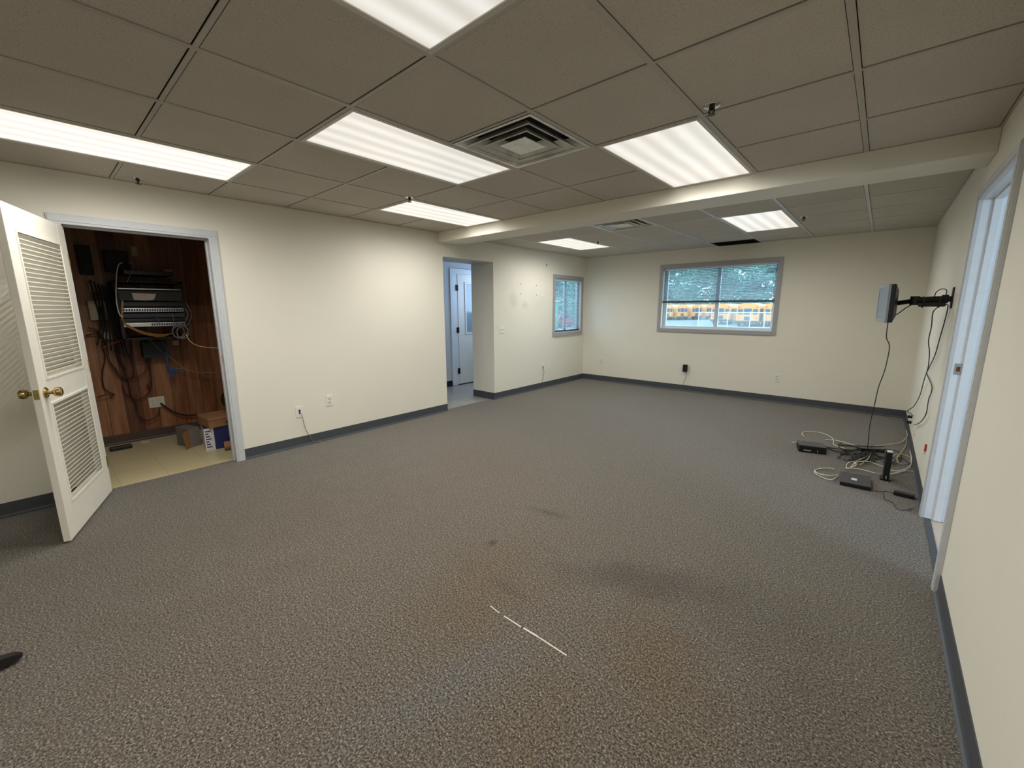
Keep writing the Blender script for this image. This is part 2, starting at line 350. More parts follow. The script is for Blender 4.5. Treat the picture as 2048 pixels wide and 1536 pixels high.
def near_cells():
    for i in range(-6, 3):
        for j in range(-7, 6):
            x0 = GX+i*T; y0 = GY+j*T; x1 = min(x0+T, XR); y1 = min(y0+T, BY0); x0 = max(x0, XL); y0 = max(y0, YB)
            if x1-x0 > .01 and y1-y0 > .01: yield x0, x1, y0, y1
def far_cells():
    for i in range(-8, 2):
        for j in range(-1, 6):
            x0 = GX2+i*T; y0 = GY2+j*T; x1 = min(x0+T, XR); y1 = min(y0+T, YF); x0 = max(x0, XL); y0 = max(y0, BY1)
            if x1-x0 > .01 and y1-y0 > .01: yield x0, x1, y0, y1
def taken(x, y):
    if any(l[0] < x < l[0]+T and l[1] < y < l[1]+2*T for l in LIGHTS): return True
    if any(v[0] < x < v[0]+T and v[1] < y < v[1]+T for v in VENTS): return True
    return HOLE[0] < x < HOLE[0]+T and y > HOLE[1] and y < YF
def ceiling(name, cells, z, bar, bw):
    m = MB(); g = MB(); k = bw/2
    for x0, x1, y0, y1 in cells:
        if not taken((x0+x1)/2, (y0+y1)/2): m.box((x0+.0150, y0+.0140, z+.003), (x1-.0150, y1-.0140, z+.02))
    o = struct(m.build(name, TILE), 'speckled mineral fibre ceiling tiles')
    xs = sorted({round(v, 4) for c in cells for v in c[:2]}); ys = sorted({round(v, 4) for c in cells for v in c[2:]})
    y0, y1, x0, x1 = ys[0], ys[-1], xs[0], xs[-1]
    def inner(x, y): return taken(x, y)
    # runners along the room
    for x in xs:
        segs = []
        for a, b in zip(ys[:-1], ys[1:]):
            my = (a+b)/2
            g.box((x-k if x > xs[0] else x, a, z-.001), (x+k if x < xs[-1] else x+.0001, b, z+.004)) if not (inner(x-.1, my) and inner(x+.1, my) and False) else None
    for y in ys:
        for a, b in zip(xs[:-1], xs[1:]):
            mx = (a+b)/2
            if inner(mx, y-.1) and inner(mx, y+.1) and any(l[0] < mx < l[0]+T and abs(l[1]+T-y) < .05 for l in LIGHTS): continue
            g.box((a+k, y-.009, z-.0005), (b-k, y+.009, z+.004))
    gr = g.build('ceiling_grid', bar, o); gr['label'] = 'metal grid bars between the tiles'
    return o
ceiling('ceiling', list(near_cells()), HC, BAR, .024)
ceiling('ceiling_far', list(far_cells()), HC2, BAR2, .024)
struct(MB().box((XL-.13, YB-.12, 2.52), (XR+.12, YF+.14, 2.6)).build('ceiling_deck', BLACKM), 'dark deck above the hung ceiling')

FRM = flat('troffer door frame', (206, 202, 192), .4, var=.02)
def troffer(x0, y0, e, label, z):
    t = thing('ceiling_light', label, 'ceiling light', (x0+T/2, y0+T, z), 'troffer lights in the tiled ceiling')
    x1, y1 = x0+T-.012, y0+2*T-.010; xa, ya = x0+.012, y0+.010; f = MB(); wd = .022
    f.bbox((xa, ya, z-.004), (x1, ya+wd, z+.012)); f.bbox((xa, y1-wd, z-.004), (x1, y1, z+.012)); f.bbox((xa, ya+wd, z-.004), (xa+wd, y1-wd, z+.012)); f.bbox((x1-wd, ya+wd, z-.004), (x1, y1-wd, z+.012))
    f.build('frame', FRM, t)
    MB().box((xa+wd, ya+wd, z+.001), (x1-wd, y1-wd, z+.004)).build('diffuser', diffuser('troffer diffuser', e, .78), t)
    h = MB(); h.box((xa, ya, z+.013), (x1, y1, z+.075)); h.build('housing', BLACKM, t)
    l = bpy.data.lights.new('tube', 'SPOT'); l.energy = LAMP_W; l.color = TUBE_COL; l.spot_size = math.radians(180); l.spot_blend = 1; l.shadow_soft_size = 0
    for i in range(2):
        for j in range(4):
            o = bpy.data.objects.new('tube_light', l); S.collection.objects.link(o); o.parent = t; o.location = ((i-.5)*.26, (j-1.5)*.23, -.012)
for x0, y0, e, lab in LIGHTS: troffer(x0, y0, e, lab, HC if y0 < BY0 else HC2)

VM = flat('dusty white diffuser metal', (220, 220, 214), .35, .35, var=.18, scale=9); VDARK = flat('dark duct', (10, 10, 10), .8)
def vent(x0, y0, label, z):
    c = (x0+T/2, y0+T/2); t = thing('air_vent', label, 'air vent', (c[0], c[1], z), 'square air vents')
    def ring(m, a, za, b, zb, th=.002):
        A = [(c[0]+sx*a, c[1]+sy*a, za) for sx, sy in ((-1,-1),(1,-1),(1,1),(-1,1))]; B = [(c[0]+sx*b, c[1]+sy*b, zb) for sx, sy in ((-1,-1),(1,-1),(1,1),(-1,1))]
        A2 = [(p[0], p[1], p[2]+th) for p in A]; B2 = [(p[0], p[1], p[2]+th) for p in B]
        m.add(A+B, [(i, (i+1) % 4, 4+(i+1) % 4, 4+i) for i in range(4)]); m.add(A2+B2, [(i, (i+1) % 4, 4+(i+1) % 4, 4+i) for i in range(4)])
        m.add(A+A2, [(i, (i+1) % 4, 4+(i+1) % 4, 4+i) for i in range(4)]); m.add(B+B2, [(i, (i+1) % 4, 4+(i+1) % 4, 4+i) for i in range(4)])
    f = MB(); ring(f, .291, z-.003, .272, z-.003); ring(f, .272, z-.003, .225, z+.055); f.build('frame', VM, t)
    for a, b, zz in ((.232, .168, .0), (.165, .105, .0)):
        m = MB(); ring(m, a, z+zz-.010, b, z+.040); ring(m, a, z+zz-.010, a-.008, z+zz-.012); m.build('louvre_ring', VM, t)
    m = MB(); ring(m, .095, z-.006, .055, z+.01); m.box((c[0]-.096, c[1]-.096, z-.008), (c[0]+.096, c[1]+.096, z-.004)); m.build('centre_plate', VM, t)
    MB().box((c[0]-.28, c[1]-.28, z+.07), (c[0]+.28, c[1]+.28, z+.09)).build('duct_back', VDARK, t)
    m = MB()
    for sx, sy in ((1,0),(-1,0),(0,1),(0,-1)):
        m.box((c[0]+sx*.28-(.003 if sx else .28), c[1]+sy*.28-(.003 if sy else .28), z+.004), (c[0]+sx*.28+(.003 if sx else .28), c[1]+sy*.28+(.003 if sy else .28), z+.07))
    m.build('duct_collar', VDARK, t)
for x0, y0, lab in VENTS: vent(x0, y0, lab, HC if y0 < BY0 else HC2)
# brown return grille against the far wall
t = thing('return_grille', 'dark brown ceiling grille against the wall above the wide window', 'grille', (HOLE[0]+T/2, HOLE[1]+.22, HC2))
GB = flat('brown dusty grille', (74, 62, 48), .8); m = MB(); x0, y0 = HOLE; x1 = x0+T; y1 = YF-.004
for y in np.arange(y0+.03, y1-.02, .022): m.add([(x0+.02, y, HC2), (x1-.02, y, HC2), (x1-.02, y+.016, HC2+.012), (x0+.02, y+.016, HC2+.012)], [(0,1,2,3)])
m.build('slats', GB, t)
m = MB()
for a, b in (((x0+.012, y0+.01), (x1-.012, y0+.03)), ((x0+.012, y1-.02), (x1-.012, y1)), ((x0+.012, y0+.03), (x0+.03, y1-.02)), ((x1-.03, y0+.03), (x1-.012, y1-.02))): m.box((*a, HC2-.003), (*b, HC2+.006))
m.build('frame', GB, t); MB().box((x0+.01, y0+.01, HC2+.03), (x1-.01, y1, HC2+.05)).build('backing', VDARK, t)

def sprinkler(p, z, label):
    x, y = p; t = thing('sprinkler_head', label, 'sprinkler', (x, y, z), 'ceiling sprinklers')
    MB().lathe((x, y, z+.004), [(0, .038), (-.006, .036), (-.010, .024), (-.010, .016)]).build('escutcheon', CHROME, t, True)
    m = MB(); m.lathe((x, y, z-.006), [(0, .014), (-.010, .012), (-.012, .007), (-.014, .007)])
    for s in (-1, 1): m.tube([(x+s*.009, y, z-.014), (x+s*.014, y, z-.024), (x+s*.004, y, z-.034)], .0035)
    m.lathe((x, y, z-.034), [(0, .006), (-.003, .018), (-.0045, .018)]); m.build('frame_and_deflector', BRONZE, t, True)
for px, py, z, lab in ((1424, 212, HC, 'sprinkler head in the near ceiling above the banded troffer, largest of the five'), (819, 395, HC, 'sprinkler head at the corner of the troffer by the left end of the beam'),
    (275, 357, HC, 'sprinkler head between the left wall and the brightest troffer'), (1608, 434, HC2, 'sprinkler head beyond the beam, right of the troffer by the window wall'), (1196, 483, HC2, 'sprinkler head beside the small troffer beyond the beam')):
    p = at(px, py, 'z', z); sprinkler((p.x, p.y), z, lab)

# baseboards: cove base with a toe
def cove(name, pts, mat=COVE, h=.102):
    """pts on the floor along the wall; the room lies to the left of the path"""
    m = MB(); prof = [(0, h), (.004, h), (.0045, .02), (.009, .008), (.018, .0035), (.018, 0)]
    P = [Vector((*p, 0)) for p in pts]
    rows = []
    for i, p in enumerate(P):
        d1 = (P[i]-P[i-1]).normalized() if i else (P[1]-P[0]).normalized(); d2 = (P[i+1]-P[i]).normalized() if i < len(P)-1 else d1
        n1 = Vector((-d1.y, d1.x, 0)); n2 = Vector((-d2.y, d2.x, 0)); n = (n1+n2); n = n/max(n.dot(n1), .3)
        rows.append([p+n*a+Vector((0, 0, b)) for a, b in prof])
    k = len(prof); vs = [v for r in rows for v in r]; fs = [(i*k+j, i*k+j+1, (i+1)*k+j+1, (i+1)*k+j) for i in range(len(P)-1) for j in range(k-1)]
    m.add(vs, fs); return struct(m.build(name, mat))
cove('baseboard_left', [(XL, CL[0]-.07), (XL, YB)]); cove('baseboard_left_middle', [(XL, HO[0]), (XL, CL[1]+.075)])
cove('baseboard_left_far', [(XR, 4.0+.0), (XR, 4.001)]) if False else None
cove('baseboard_far', [(XR, RO[1]+.065), (XR, YF), (XL, YF), (XL, HO[1]), (HALLT, HO[1])])
cove('baseboard_right', [(XR, YB), (XR, RO[0]-.07)])
cove('baseboard_closet', [(CX, 1.55), (CX, -.7)], COVEB, .1); cove('baseboard_hall', [(HX, 5.0), (HX, 2.6)], BLACKM)

# door trims
def casing_x(name, x, sgn, y0, y1, h, wd, th, mat, label, depth=None):
    """flat casing round an opening in a wall on x; jamb lining included"""
    m = MB(); a = x; b = x+sgn*th
    for s, yy in ((-1, y0), (1, y1)): m.bbox((a, yy, 0), (b, yy+s*wd, h), .002); m.bbox((b-sgn*.001, yy+s*wd*.25, 0), (b+sgn*.004, yy+s*wd*.9, h+wd*.24), .0015)
    m.bbox((a, y0-wd, h), (b, y1+wd, h+wd), .002); m.bbox((b-sgn*.001, y0-wd*.9, h+wd*.25), (b+sgn*.004, y1+wd*.9, h+wd*.9), .002)
    o = struct(m.build(name, mat), label)
    if depth:
        j = MB(); d = x-sgn*depth; jt = .014
        j.box((a, y0-jt, 0), (d, y0, h)); j.box((a, y1, 0), (d, y1+jt, h)); j.box((a, y0-jt, h), (d, y1+jt, h+jt))
        e = x-sgn*depth*.38; e2 = e-sgn*.035
        j.bbox((e, y0, 0), (e2, y0+.011, h), .002); j.bbox((e, y1-.011, 0), (e2, y1, h), .002); j.bbox((e, y0+.011, h-.011), (e2, y1-.011, h), .002)
        j.build('jamb', mat, o)
    return o
tr = casing_x('trim_1', XL, 1, CL[0], CL[1], 2.0, .068, .014, TRIM, 'pale grey casing round the wiring closet', .13)
MB().bbox((XL-.05, CL[1]-.002, .93), (XL-.02, CL[1]+.002, 1.0), .001).build('strike_plate', BRASS, tr)
JAMBW = flat('white jamb enamel', (226, 232, 238), .35, var=.02)
tr = casing_x('trim_2', XR, -1, RO[0], RO[1], 2.03, .064, .018, TRIM, 'pale grey casing round the right doorway', .12)
for ch in tr.children: ch.data.materials[0] = JAMBW
sp = MB().bbox((XR+.012, RO[1]-.003, .985), (XR+.047, RO[1]+.001, 1.055), .001).build('strike_plate', STEEL, tr); MB().box((XR+.02, RO[1]-.0035, 1.005), (XR+.037, RO[1]-.002, 1.035)).build('latch_hole', flat('rusty latch hole', (110, 48, 26), .8), sp)

# louvred closet door standing open
HINGE = Vector((XL+.012, CL[0]+.005, 0)); FREE = Vector((-3.545, -.035, 0)); DIR = (FREE-HINGE).normalized(); WID = .835
NRM = Vector((-DIR.y, DIR.x, 0))           # towards the opening side (+y)
DM = Matrix.Translation(HINGE) @ Matrix((DIR, NRM, Vector((0, 0, 1)))).transposed().to_4x4()
door = thing('door_1', 'white louvred door standing open into the room beside the wiring closet', 'door', HINGE, None, 'structure')
del door['category']
DT = .035; z0, z1 = .012, 1.985; st = .105; rails = [(z0, z0+.21), (.86, 1.0), (z1-.13, z1)]
m = MB(); m.M = DM
m.bbox((0, -DT, z0), (st, 0, z1), .003); m.bbox((WID-st, -DT, z0), (WID, 0, z1), .003)
for a, b in rails: m.bbox((st, -DT, a), (WID-st, 0, b), .003)
for (a, b) in ((rails[0][1], rails[1][0]), (rails[1][1], rails[2][0])):
    for s in (0, 1):
        yy = (-.001, .005) if s == 0 else (-DT-.005, -DT+.001)
        m.bbox((st-.002, yy[0], a-.002), (st+.014, yy[1], b+.002), .002); m.bbox((WID-st-.014, yy[0], a), (WID-st+.002, yy[1], b), .002); m.bbox((st, yy[0], a-.002), (WID-st, yy[1], a+.014), .002); m.bbox((st, yy[0], b-.014), (WID-st, yy[1], b+.002), .002)
m.build('door_leaf', DOORP, door)
for (a, b) in ((rails[0][1], rails[1][0]), (rails[1][1], rails[2][0])):
    m = MB(); m.M = DM; z = a+.016
    while z < b-.034:
        m.add([(st, -DT+.003, z), (WID-st, -DT+.003, z), (WID-st, -.003, z+.022), (st, -.003, z+.022), (st, -DT+.003, z+.006), (WID-st, -DT+.003, z+.006), (WID-st, -.003, z+.028), (st, -.003, z+.028)],
              [(0,1,2,3), (7,6,5,4), (3,2,6,7), (0,4,5,1), (0,3,7,4), (1,5,6,2)]); z += .0265
    m.build('louvre_panel', DOORP, door)
kz = .93; kx = WID-.062
for s, y in ((1, 0), (-1, -DT)):
    m = MB(); m.M = DM; m.lathe((kx, y, kz), [(0, .033), (s*.004, .033), (s*.010, .026), (s*.013, .014), (s*.030, .011), (s*.034, .017), (s*.042, .026), (s*.055, .029), (s*.066, .027), (s*.072, .018), (s*.073, .001)], (0, 1, 0)); m.build('door_knob', BRASS, door, True)
m = MB(); m.M = DM; m.bbox((WID-.001, -DT+.006, kz-.028), (WID+.0015, -.006, kz+.028), .0005); m.lathe((WID, -DT/2, kz), [(0, .008), (.009, .007)], (1, 0, 0), 12); m.build('latch_plate', BRASS, door)
for hz in (.25, 1.0, 1.75):
    m = MB(); m.lathe((HINGE.x+.002, HINGE.y-.0, hz-.045), [(0, .006), (.09, .006)], n=12); m.build('hinge', BRASS, door)

# exterior door at the end of the hall
d2 = thing('door_2', 'white hall door with a tall glazed panel and dark hinges', 'door', (HX, 5.5, 0), None, 'structure'); del d2['category']
y0, y1 = 5.115, 5.93; lite = (5.30, 5.78, .95, 1.84)
m = MB(); X0 = HX-.03; X1 = HX+.012
def frame_box(m, xa, xb, ya, yb, za, zb, l):
    m.box((xa, ya, za), (xb, l[0], zb)); m.box((xa, l[1], za), (xb, yb, zb)); m.box((xa, l[0], za), (xb, l[1], l[2])); m.box((xa, l[0], l[3]), (xb, l[1], zb))
frame_box(m, X0, X1, y0, y1, .015, 1.998, lite); m.build('door_leaf', WHITE, d2)
m = MB(); e = .022; frame_box(m, X1, X1+.012, lite[0]-e, lite[1]+e, lite[2]-e, lite[3]+e, (lite[0]+.006, lite[1]-.006, lite[2]+.006, lite[3]-.006)); m.build('glazing_bead', WHITE, d2)
MB().box((X0+.012, lite[0], lite[2]), (X0+.02, lite[1], lite[3])).build('glass', flat('door glass with reflection tone', (140, 156, 170), .12, spec=.8), d2)  # opaque grey blue stands in for the reflection in the pane
for hz in (.26, 1.01, 1.76):
    m = MB(); m.bbox((X1-.002, y0-.045, hz-.05), (X1+.004, y0+.012, hz+.05), .001); m.lathe((X1+.008, y0-.014, hz-.052), [(0, .008), (.104, .008)], n=12); m.build('hinge', BRONZE, d2)
MB().box((HX-.09, 5.08, 0), (HX+.02, 5.95, .013)).build('threshold', BLACKM, d2)
tr = MB(); tr.bbox((HX, 4.94, 0), (HX+.018, 5.0195, 2.0), .002); tr.bbox((HX-.05, 5.0205, 0), (HX+.004, 5.113, 2.0), .002); tr.bbox((HX, 4.94, 2.001), (HX+.018, 5.945, 2.09), .002)
struct(tr.build('trim_3', JAMBW), 'white casing round the hall door')

# ------------------------------------------------------------------ windows
def window(n, ax, pos, u0, u1, v0, v1, out, wd, label, split):
    """casing on the room side, sash frame set back, two panes"""
    o = thing('window_%d' % n, label, 'window', (pos, (u0+u1)/2, v0) if ax == 'x' else ((u0+u1)/2, pos, v0), None, 'structure'); del o['category']
    s = -out
    def B(m, ua, ub, va, vb, da, db, bev=.003):
        if ax == 'x': m.bbox((pos+da, ua, va), (pos+db, ub, vb), bev)
        else: m.bbox((ua, pos+da, va), (ub, pos+db, vb), bev)
    m = MB(); t = .016*s
    B(m, u0-wd, u0, v0-wd, v1+wd, 0, t); B(m, u1, u1+wd, v0-wd, v1+wd, 0, t); B(m, u0, u1, v1, v1+wd, 0, t); B(m, u0, u1, v0-wd, v0, 0, t*1.4)
    m.build('casing', TRIMD, o)
    m = MB(); d0 = .06*out; d1 = .11*out; f = .034
    B(m, u0, u0+f, v0, v1, d0, d1); B(m, u1-f, u1, v0, v1, d0, d1); B(m, u0+f, u1-f, v0, v0+f*1.3, d0, d1); B(m, u0+f, u1-f, v1-f, v1, d0, d1); B(m, split-.02, split+.02, v0+f, v1-f, d0+.004*out, d1)
    B(m, u0+f, u0+f+.022, v0+f, v1-f, d0+.012*out, d1); B(m, split+.02, split+.036, v0+f, v1-f, d0+.012*out, d1)
    m.build('window_frame', VINYLW, o)
    m = MB(); 
    if ax == 'x': m.box((pos+.085*out, u0+f, v0+f), (pos+.089*out, u1-f, v1-f))
    else: m.box((u0+f, pos+.085*out, v0+f), (u1-f, pos+.089*out, v1-f))
    m.build('glass', GLASS, o)
    m = MB(); B(m, u0-.0, u1+.0, v0-.001, v0+.012, -.004*out*0+.002*out, .058*out, .002); m.build('window_sill', TRIM, o)
    return o
window(1, 'x', XL, *W1, -1, .062, 'narrow grey cased window in the left wall by the far corner', 6.60)
window(2, 'y', YF, *W2, 1, .06, 'wide grey cased window in the far wall looking onto parked buses', -2.01)
def blind(ax, pos, out, u0, u1, ztop, zbot, tilt, label, loose=None, cords=()):
    o = thing('window_blind', label, 'blind', (pos+out*.03, (u0+u1)/2, zbot) if ax == 'x' else ((u0+u1)/2, pos+out*.03, zbot))
    def Q(u, d, z): return (pos+out*d, u, z) if ax == 'x' else (u, pos+out*d, z)
    def B(m, ua, ub, da, db, za, zb, e=.002): m.bbox(Q(ua, da, za), Q(ub, db, zb), e)
    m = MB(); B(m, u0, u1, .014, .042, ztop-.028, ztop); m.build('head_rail', TRIM, o)
    m = MB(); z = ztop-.045; k = 0; hw = .0125
    while z > zbot+.012:
        c, s_ = math.cos(tilt)*hw, math.sin(tilt)*hw
        dz = (random.random()-.5)*.002
        for q in range(2):
            ua, ub = u0+.004, u1-.004
            m.add([Q(ua, .028-c, z-s_+dz+q*.0008), Q(ub, .028-c, z-s_-dz+q*.0008), Q(ub, .028, z+.0015+q*.0008), Q(ua, .028, z+.0015+q*.0008), Q(ub, .028+c, z+s_+q*.0008), Q(ua, .028+c, z+s_+q*.0008)], [(0,1,2,3), (3,2,4,5)])
        z -= .0235; k += 1
    m.build('slats', SLAT, o)
    m = MB(); B(m, u0, u1, .016, .040, zbot-.016, zbot+.016, .003); m.build('bottom_rail', RAILD, o)
    for u in cords:
        for d in (.013, .043): m = MB(); m.tube([Q(u, d, ztop-.03), Q(u, d, zbot)], .0012, 5); m.build('ladder_cord', SLAT, o)
    if loose:
        m = MB()
        for z in loose: m.add([Q(u1-.13, .016, z), Q(u1-.006, .016, z+.004), Q(u1-.006, .018, z-.004), Q(u1-.13, .018, z-.008)], [(0,1,2,3)])
        m.build('bent_slat_ends', RAILD, o)
    return o
blind('y', YF, 1, W2[0]+.006, W2[1]-.006, W2[3]-.004, 1.492, math.radians(24), 'white slatted blind half raised in the wide far window', (1.955, 1.935, 1.915, 1.898), (-2.72, -2.05, -1.35))
blind('x', XL, -1, W1[0]+.006, W1[1]-.006, W1[3]-.004, .985, math.radians(30), 'white slatted blind fully lowered in the narrow left window', None, (6.3, 6.9))

# ------------------------------------------------------------------ wall plates
def plate(wall, u, z, kind, label, group=None, w_=.072, h_=.116):
    """wall: L (x=XL), F (y=YF), R (x=XR); u = place along the wall"""
    def Q(du, dd, dz):
        if wall == 'L': return (XL+dd, u+du, z+dz)
        if wall == 'C': return (CX+dd, u+du, z+dz)
        if wall == 'R': return (XR-dd, u+du, z+dz)
        return (u+du, YF-dd, z+dz)
    names = dict(outlet='wall_outlet', jack='wall_jack', blank='blank_plate', switch='light_switch')
    cats = dict(outlet='outlet', jack='jack', blank='cover plate', switch='light switch')
    t = thing(names[kind], label, cats[kind], Q(0, 0, 0), group)
    MB().bbox(Q(-w_/2, 0, -h_/2), Q(w_/2, .006, h_/2), .003).build('plate', OFFW if wall == 'C' else WHITE, t)
    D = BLACK
    if kind == 'outlet':
        for s in (-1, 1):
            MB().bbox(Q(-.017, .005, s*.02-.014), Q(.017, .0085, s*.02+.014), .003).build('socket', OFFW, t)
            m = MB()
            for a in (-.007, .007): m.box(Q(a-.0013, .008, s*.02-.004), Q(a+.0013, .009, s*.02+.006))
            m.box(Q(-.002, .008, s*.02-.011), Q(.002, .009, s*.02-.007)); m.build('slot', D, t)
    elif kind == 'jack':
        MB().bbox(Q(-.009, .005, .002), Q(.009, .010, .022), .001).build('port', D, t)
        MB().bbox(Q(-.007, .006, -.017), Q(.007, .016, -.002), .001).build('plug', D, t)
    elif kind == 'switch':
        for a in (-.023, .023):
            MB().bbox(Q(a-.005, .005, -.010), Q(a+.005, .016, .006), .001).build('toggle', OFFW, t)
    else:
        for s in (-1, 1): m = MB(); m.lathe(Q(0, .006, s*h_*.34), [(0, .003), (.0008, .0028)], (1, 0, 0) if wall in 'LC' else ((-1, 0, 0) if wall == 'R' else (0, -1, 0)), 10); m.build('screw', STEEL, t)
    return t
plate('L', 1.695, .365, 'jack', 'white wall jack with a grey cord plugged in, right of the closet')
plate('L', 2.015, .430, 'outlet', 'white outlet to the right of the corded jack on the left wall')
plate('L', 5.845, .370, 'jack', 'white wall jack with a grey cord near the narrow window')
plate('L', 6.02, .380, 'blank', 'blank white plate beside the jack under the narrow window')
plate('L', 4.78, 1.078, 'switch', 'white double light switch right of the hall opening', None, .118)
plate('L', 5.80, 1.62, 'blank', 'small faint cover plate high on the wall left of the narrow window', None, .06, .07)
plate('F', -3.99, .384, 'outlet', 'white outlet on the far wall near the left corner')
plate('F', -2.39, .385, 'outlet', 'outlet on the far wall hidden behind the black power adapter')
plate('F', -1.065, .372, 'outlet', 'white outlet on the far wall below the right end of the wide window')
CB = at(1826, 838, 'x', XR); CB2 = at(1829, 864, 'x', XR)
plate('R', CB.y, CB.z, 'outlet', 'white outlet on the right wall with monitor plugs in it'); plate('R', CB2.y-.05, CB2.z, 'outlet', 'lower white outlet on the right wall close to the baseboard')
RJ = at(1852, 903, 'x', XR)
t = thing('red_tag', 'small red tab sticking out of the right wall above a cable', 'tag', RJ); MB().bbox((XR-.012, RJ.y-.01, RJ.z), (XR, RJ.y+.01, RJ.z+.055), .002).build('tab', REDP, t); MB().bbox((XR-.014, RJ.y-.012, RJ.z-.02), (XR, RJ.y+.012, RJ.z), .002).build('socket', OFFW, t)

for px, py, lab in ((1041, 568, 'upper left'), (1073, 571, 'upper right'), (1041, 588, 'lower left'), (1073, 590, 'lower right')):
    p = at(px, py, 'x', XL); tag(MB().lathe(p, [(0, .008), (.004, .007), (.005, .002)], (1, 0, 0), 12).build('wall_anchor', flat('dull anchor', (128, 112, 96), .6)), '%s of four screw anchors left in the wall by the narrow window' % lab, 'wall anchor', 'four anchors of a removed bracket')
p = at(1093, 530, 'x', XL); tag(MB().lathe(p, [(0, .012), (.008, .010), (.010, .003)], (1, 0, 0), 12).build('wall_hook', BRONZE), 'single dark hook high on the left wall near the ceiling', 'hook')

# ------------------------------------------------------------------ cords
def cable(name, label, pts, r, mat, cat='cable', group=None, ends=None):
    P = spline(pts, 7); m = MB(); m.tube(P, r, 7)
    if ends is None: return tag(m.build(name, mat, None, True), label, cat, group)
    t = thing(name, label, cat, P[0], group); m.build('cord', mat, t, True)
    for e, (a, b, w_, em) in ends.items():
        q = MB(); q.tube([a, b], [w_, w_*.8], 8); q.build(e, em, t)
    return t
p = lambda px, py, d=.012: at(px, py, 'x', XL+d)
cable('telephone_cable', 'thin grey cord hanging from the jack right of the closet', [p(598, 822, .016), p(604, 832, .03), p(608, 848), p(613, 862), p(619, 871), Vector((XL+.012, 1.76, .11)), Vector((XL+.022, 1.80, .03)), Vector((XL+.035, 1.88, .006))], .0026, GCABLE)
cable('telephone_cable', 'thin grey cord hanging from the jack near the narrow window', [p(1085, 735, .016), p(1088, 742, .03), p(1087, 752), p(1085, 765), Vector((XL+.02, 5.85, .05)), Vector((XL+.03, 5.84, .006))], .0028, GCABLE)
f = lambda px, py: at(px, py, 'y', YF-.02)
t = thing('power_adapter', 'black wall adapter on the far wall below the wide window', 'power adapter', (-2.39, YF-.01, .35)); MB().bbox((-2.425, YF-.055, .335), (-2.355, YF-.009, .455), .006).build('case', BLACK, t)
q = at(1373, 741, 'y', YF-.03)
MB().tube(spline([Vector((-2.38, YF-.03, .337)), f(1373, 750), f(1368, 762), Vector((-2.41, YF-.03, .10)), Vector((-2.42, YF-.05, .03)), Vector((-2.5, YF-.07, .006)), Vector((-2.8, YF-.06, .005)), Vector((-3.3, YF-.03, .006)), Vector((-3.8, YF-.024, .006))]), .003, 7).build('cord', GCABLE, t, True)

# ------------------------------------------------------------------ monitor on its arm
NE = Vector((.022, 4.20, 0)); FE = Vector((-.034, 4.61, 0)); D = (FE-NE).normalized(); W_ = (FE-NE).length; NN = Vector((-D.y, D.x, 0)) * (1 if (-D.y) < 0 else -1)
# local frame: x along the screen (near to far), y = out of the back (+x side), z up with a slight lean
BK = -NN; MM = Matrix.Translation(NE+Vector((0, 0, 1.287))) @ Matrix((D, BK, Vector((0, 0, 1)))).transposed().to_4x4() @ Matrix.Rotation(math.radians(1), 4, 'X')
t = thing('monitor', 'small grey framed monitor seen almost edge on, held by a wall arm', 'monitor', MM.translation)
H_ = .285; m = MB(); m.M = MM
b_ = .022
for a, b in (((0, 0), (b_, H_)), ((W_-b_, 0), (W_, H_)), ((b_, 0), (W_-b_, b_)), ((b_, H_-b_), (W_-b_, H_))): m.bbox((a[0], -.004, a[1]), (b[0], .012, b[1]), .002)
m.build('bezel', flat('silver grey bezel', (138, 142, 150), .4), t)
m = MB(); m.M = MM; m.box((b_, -.001, b_), (W_-b_, .004, H_-b_)); m.build('screen', flat('grey matt screen', (112, 120, 128), .3), t)
m = MB(); m.M = MM; m.bbox((.002, .012, .002), (W_-.002, .042, H_-.002), .008)
m.add([(.01, .042, .01), (W_-.01, .042, .01), (W_-.01, .042, H_-.01), (.01, .042, H_-.01), (.06, .065, .05), (W_-.06, .065, .05), (W_-.06, .065, H_-.05), (.06, .065, H_-.05)], [(4,5,6,7), (0,1,5,4), (1,2,6,5), (2,3,7,6), (3,0,4,7)])
m.build('back_shell', BLACK, t)
PL = Vector((XR, 4.41, 1.468)); bc = MM @ Vector((W_/2, .065, H_/2))
t = thing('swing_bracket', 'black folding wall arm carrying the monitor', 'monitor arm', PL)
m = MB(); m.bbox((XR-.008, PL.y-.035, PL.z-.075), (XR, PL.y+.035, PL.z+.075), .004); m.bbox((XR-.045, PL.y-.025, PL.z-.028), (XR-.008, PL.y+.025, PL.z+.012), .003); m.build('wall_plate', BLACKM, t)
EL = Vector((.17, 4.36, 1.45)); e0 = Vector((XR-.04, PL.y, PL.z-.008))
m = MB(); m.tube([e0, EL], .024, 12); m.lathe(e0-Vector((0, 0, .03)), [(0, .019), (.06, .019)]); m.build('rear_link', BLACKM, t, True)
m = MB(); m.tube([EL, bc+Vector((.012, 0, 0))], .017, 12); m.lathe(EL-Vector((0, 0, .032)), [(0, .027), (.064, .027)]); m.build('front_link', BLACKM, t, True)
m = MB(); m.M = MM; m.bbox((W_/2-.05, .064, H_/2-.05), (W_/2+.05, .074, H_/2+.05), .003); m.build('mounting_head', BLACKM, t)
t = thing('power_brick', 'black cable brick strapped under the wall arm', 'power brick', (.255, 4.37, 1.41)); m = MB(); m.bbox((.19, 4.325, 1.405), (.335, 4.375, 1.436), .01); m.build('case', BLACK, t)
for x in (.215, .30): m = MB(); m.tube([(x, 4.318, 1.402), (x, 4.318, 1.47), (x, 4.40, 1.48), (x, 4.40, 1.40), (x, 4.318, 1.402)], .004, 6); m.build('strap', BLACKM, t)
